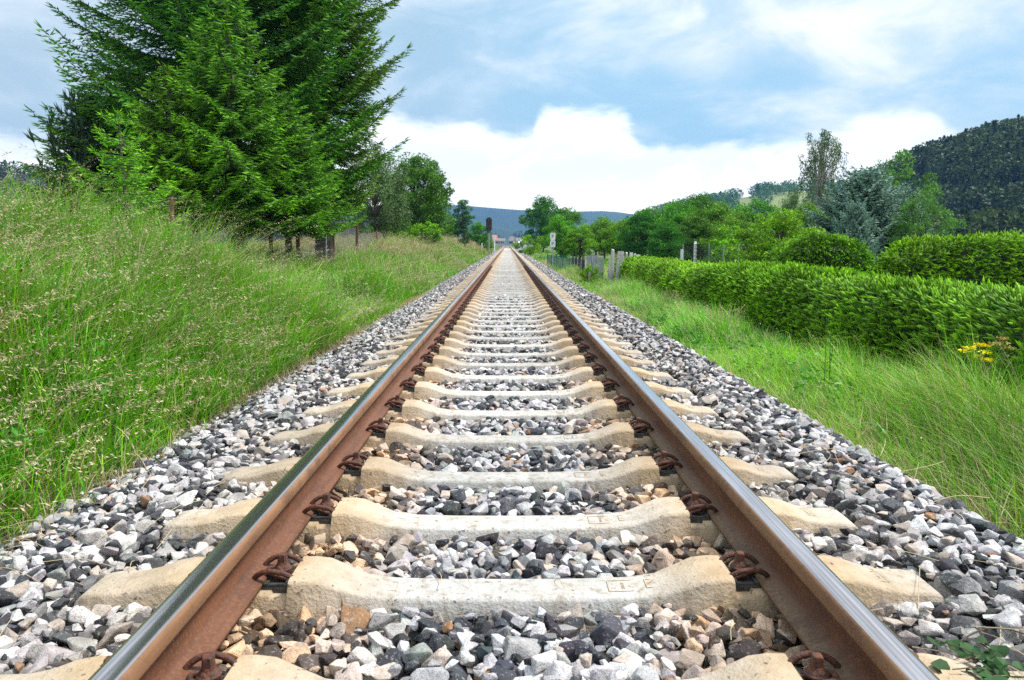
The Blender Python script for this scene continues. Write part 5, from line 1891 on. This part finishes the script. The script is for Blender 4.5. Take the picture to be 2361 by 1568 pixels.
# tall weed and plumes
for px, Y, hgt, lab, sd_ in ((1920, 6.6, 0.72, 'tall thin green weed standing upright before the hedge', 11),):
    r = np.random.default_rng(sd_)
    ps = []
    for k in range(3):
        stem_leaves(ps, r.normal(0, .02, 3) * (1, 1, 0), hgt * (1 - .13 * k), r.normal(0, .04, 2), 10, .05, (0.08, 0.20, 0.05), r, (0.14, 0.24, 0.08), .004)
    g = gpt(px, Y)
    o_ = link('tall_weed', npmesh('tall_weed', ps, [M_leaf])); o_.location = g
    tag(o_, lab, 'plant')
for px, Y, hgt, lab, sd_ in ((1672, 10.2, 0.62, 'cluster of tan grass plumes in front of the hedge', 21), (1548, 14.5, 0.55, 'smaller tuft of tan grass plumes nearer the wooden posts', 22)):
    r = np.random.default_rng(sd_)
    m = 16
    base = np.stack([r.normal(0, .10, m), r.normal(0, .12, m), np.zeros(m)], -1)
    col = np.tile(np.array([[.45, .36, .2]]), (m, 1))
    pp, top_ = blade_parts(base, r.uniform(.7, 1., m) * hgt, np.full(m, .006), r.uniform(0, 6.28, m), r.uniform(0, .2, m), r.uniform(0, .25, m), col, col, 6)
    ps = [pp]
    for k in range(m):
        q = 26
        s_ = r.uniform(0.72, 1, q)
        p_ = top_[k][4] + (top_[k][6] - top_[k][4]) * ((s_ - .7) / .3)[:, None] + r.normal(0, .008, (q, 3))
        d_ = np.tile(top_[k][6] - top_[k][5], (q, 1)) + r.normal(0, .02, (q, 3)); d_ /= np.linalg.norm(d_, axis=1)[:, None]
        ps.append(diamonds(p_, d_, np.full(q, .022), np.full(q, .008), np.tile(np.array([[.55, .43, .27]]), (q, 1))))
    g = gpt(px, Y)
    o_ = link('plume_grass', npmesh('plume_grass', ps, [M_grass])); o_.location = g
    tag(o_, lab, 'plant')

# broad weed leaves by the verge, clover dots
r = np.random.default_rng(90)
n = 260
x = r.uniform(2.15, 3.6, n); y = r.uniform(4, 16, n)
c_ = np.stack([x, y, ground_z(x, y) + r.uniform(.18, .34, n)], -1)
d_ = r.normal(0, 1, (n, 3)); d_ /= np.linalg.norm(d_, axis=1)[:, None]
cols = np.where((r.random(n) < .7)[:, None], np.array([[.62, .42, .55]]), np.array([[.8, .8, .76]]))
tag(link('tiny_blossoms', npmesh('tiny_blossoms', [diamonds(c_, d_, np.full(n, .016), np.full(n, .012), cols)], [M_leaf])), 'scattered tiny pink and white blossoms in the right verge', 'flowers', kind='stuff')

# vine leaves at the bottom right corner
r = np.random.default_rng(91)
vp = dpx(2335, 1545, 1.60)
rt = empty('creeping_plant', (vp.x, 1.60, 0.03))
tag(rt, 'dark green leafy plant creeping over the ballast in the bottom right corner', 'plant')
ps = []
B = Bag()
for k in range(4):
    a_ = r.uniform(1.5, 4.2)
    e_ = np.array([math.cos(a_), math.sin(a_) * .6, 0])
    L = r.uniform(.10, .20)
    B.tube(catmull([(0, 0, 0), e_ * L * .5 + (0, 0, .06), e_ * L + (0, 0, .07)], 4), .0015, 5)
    for q in range(6):
        c0 = e_ * L * (q + 1) / 6 + np.array([0, 0, .055]) + r.normal(0, .012, 3)
        th = r.uniform(0, 6.28); s_ = r.uniform(.017, .028)
        ring_ = []
        for w_ in range(11):
            b_ = 2 * math.pi * w_ / 11
            rr_ = s_ * (1 + .22 * math.cos(b_) + (.07 if w_ % 2 else -.05))
            ring_.append((math.cos(b_) * rr_, math.sin(b_) * rr_ * .78, .006 * math.cos(2 * b_)))
        ring_ = np.array(ring_)
        Rm = np.array(Matrix.Rotation(th, 3, 'Z') @ Matrix.Rotation(r.uniform(-.6, .6), 3, 'X'))
        ring_ = ring_ @ Rm.T + c0
        V = np.vstack([ring_, [c0 - np.array([0, 0, .003])]])
        F = np.array([(11, i, (i + 1) % 11) for i in range(11)])
        ps.append((V, F, np.array([0.030, 0.10, 0.028]) * r.uniform(.7, 1.3), 0))
link('leaves', npmesh('leaves', ps, [M_leaf]), rt)
link('stems', B.mesh('stems', [M_twig]), rt)

# dead straws lying on the ballast
def lay_straw(n, xr, yr, seed, lmin=.08, lmax=.35):
    r = np.random.default_rng(seed)
    ps = []
    for k in range(n):
        x_, y_ = r.uniform(*xr), r.uniform(*yr)
        a_ = r.uniform(0, 3.14); L = r.uniform(lmin, lmax)
        z_ = float(shoulder_target(np.array(x_))) + .035
        e_ = np.array([math.cos(a_), math.sin(a_), 0]) * L
        n_ = np.array([-e_[1], e_[0], 0])
        p0 = np.array([x_, y_, z_])
        P_ = catmull([p0, p0 + e_ * .5 + n_ * r.normal(0, .08) + (0, 0, r.uniform(.0, .03)), p0 + e_ + (0, 0, r.uniform(-.01, .02))], 5)
        V, F, T = tube(P_, .0011, 4)
        ps.append((V, F, None, 0))
    return ps


ps = lay_straw(26, (1.05, 1.9), (1.5, 3.6), 5) + lay_straw(30, (0.86, 1.25), (1.42, 1.66), 6, .06, .22) + lay_straw(22, (-1.9, -1.0), (1.6, 3.2), 7) + lay_straw(8, (-.5, .55), (1.7, 2.6), 8, .05, .12)
tag(link('dry_straw', npmesh('dry_straw', ps, [M_straw])), 'loose dry straws lying over the ballast stones', 'straw', kind='stuff')
# dark twig and one red leaf
B = Bag()
pz = dpx(2240, 1520, 1.75)
B.tube(catmull([(-.10, -.04, .0), (0, .01, .035), (.09, .03, .04), (.18, 0, .02)], 5), .0024, 6)
o_ = link('twig', B.mesh('twig', [M_twig], True)); o_.location = (pz.x, 1.75, .04)
tag(o_, 'dark bent twig on the stones near the bottom right corner', 'twig')
V = np.array([(-.02, 0, 0), (0, .010, .012), (.03, 0, .030), (0.002, -.010, .010), (0.001, 0.0, 0.0)])
pz = dpx(250, 1108, 3.05)
o_ = link('red_leaf', npmesh('red_leaf', [(V, np.array([(0, 3, 4), (0, 4, 1), (4, 3, 2), (4, 2, 1)]), None)], [M_redleaf])); o_.location = (pz.x, 3.05, .03)
tag(o_, 'small red leaf sticking up from the ballast beside the left grass', 'leaf')

# ------------------------------------------------------------------ air
HAZE = True
if HAZE:
    m = bpy.data.materials.new('haze')
    m.use_nodes = True
    t = NT(m.node_tree)
    o = t.n('ShaderNodeOutputMaterial')
    vs = t.n('ShaderNodeVolumePrincipled')
    vs.inputs['Color'].default_value = (0.16, 0.42, 0.92, 1.0)
    vs.inputs['Density'].default_value = 0.00021
    vs.inputs['Anisotropy'].default_value = 0.0
    t.l(vs.outputs[0], o.inputs['Volume'])
    V, F = box(-1700, 1700, -60, 2420, -3.0, 128)
    tag(link('haze', npmesh('haze', [(V, F, None)], [m])), kind='stuff')
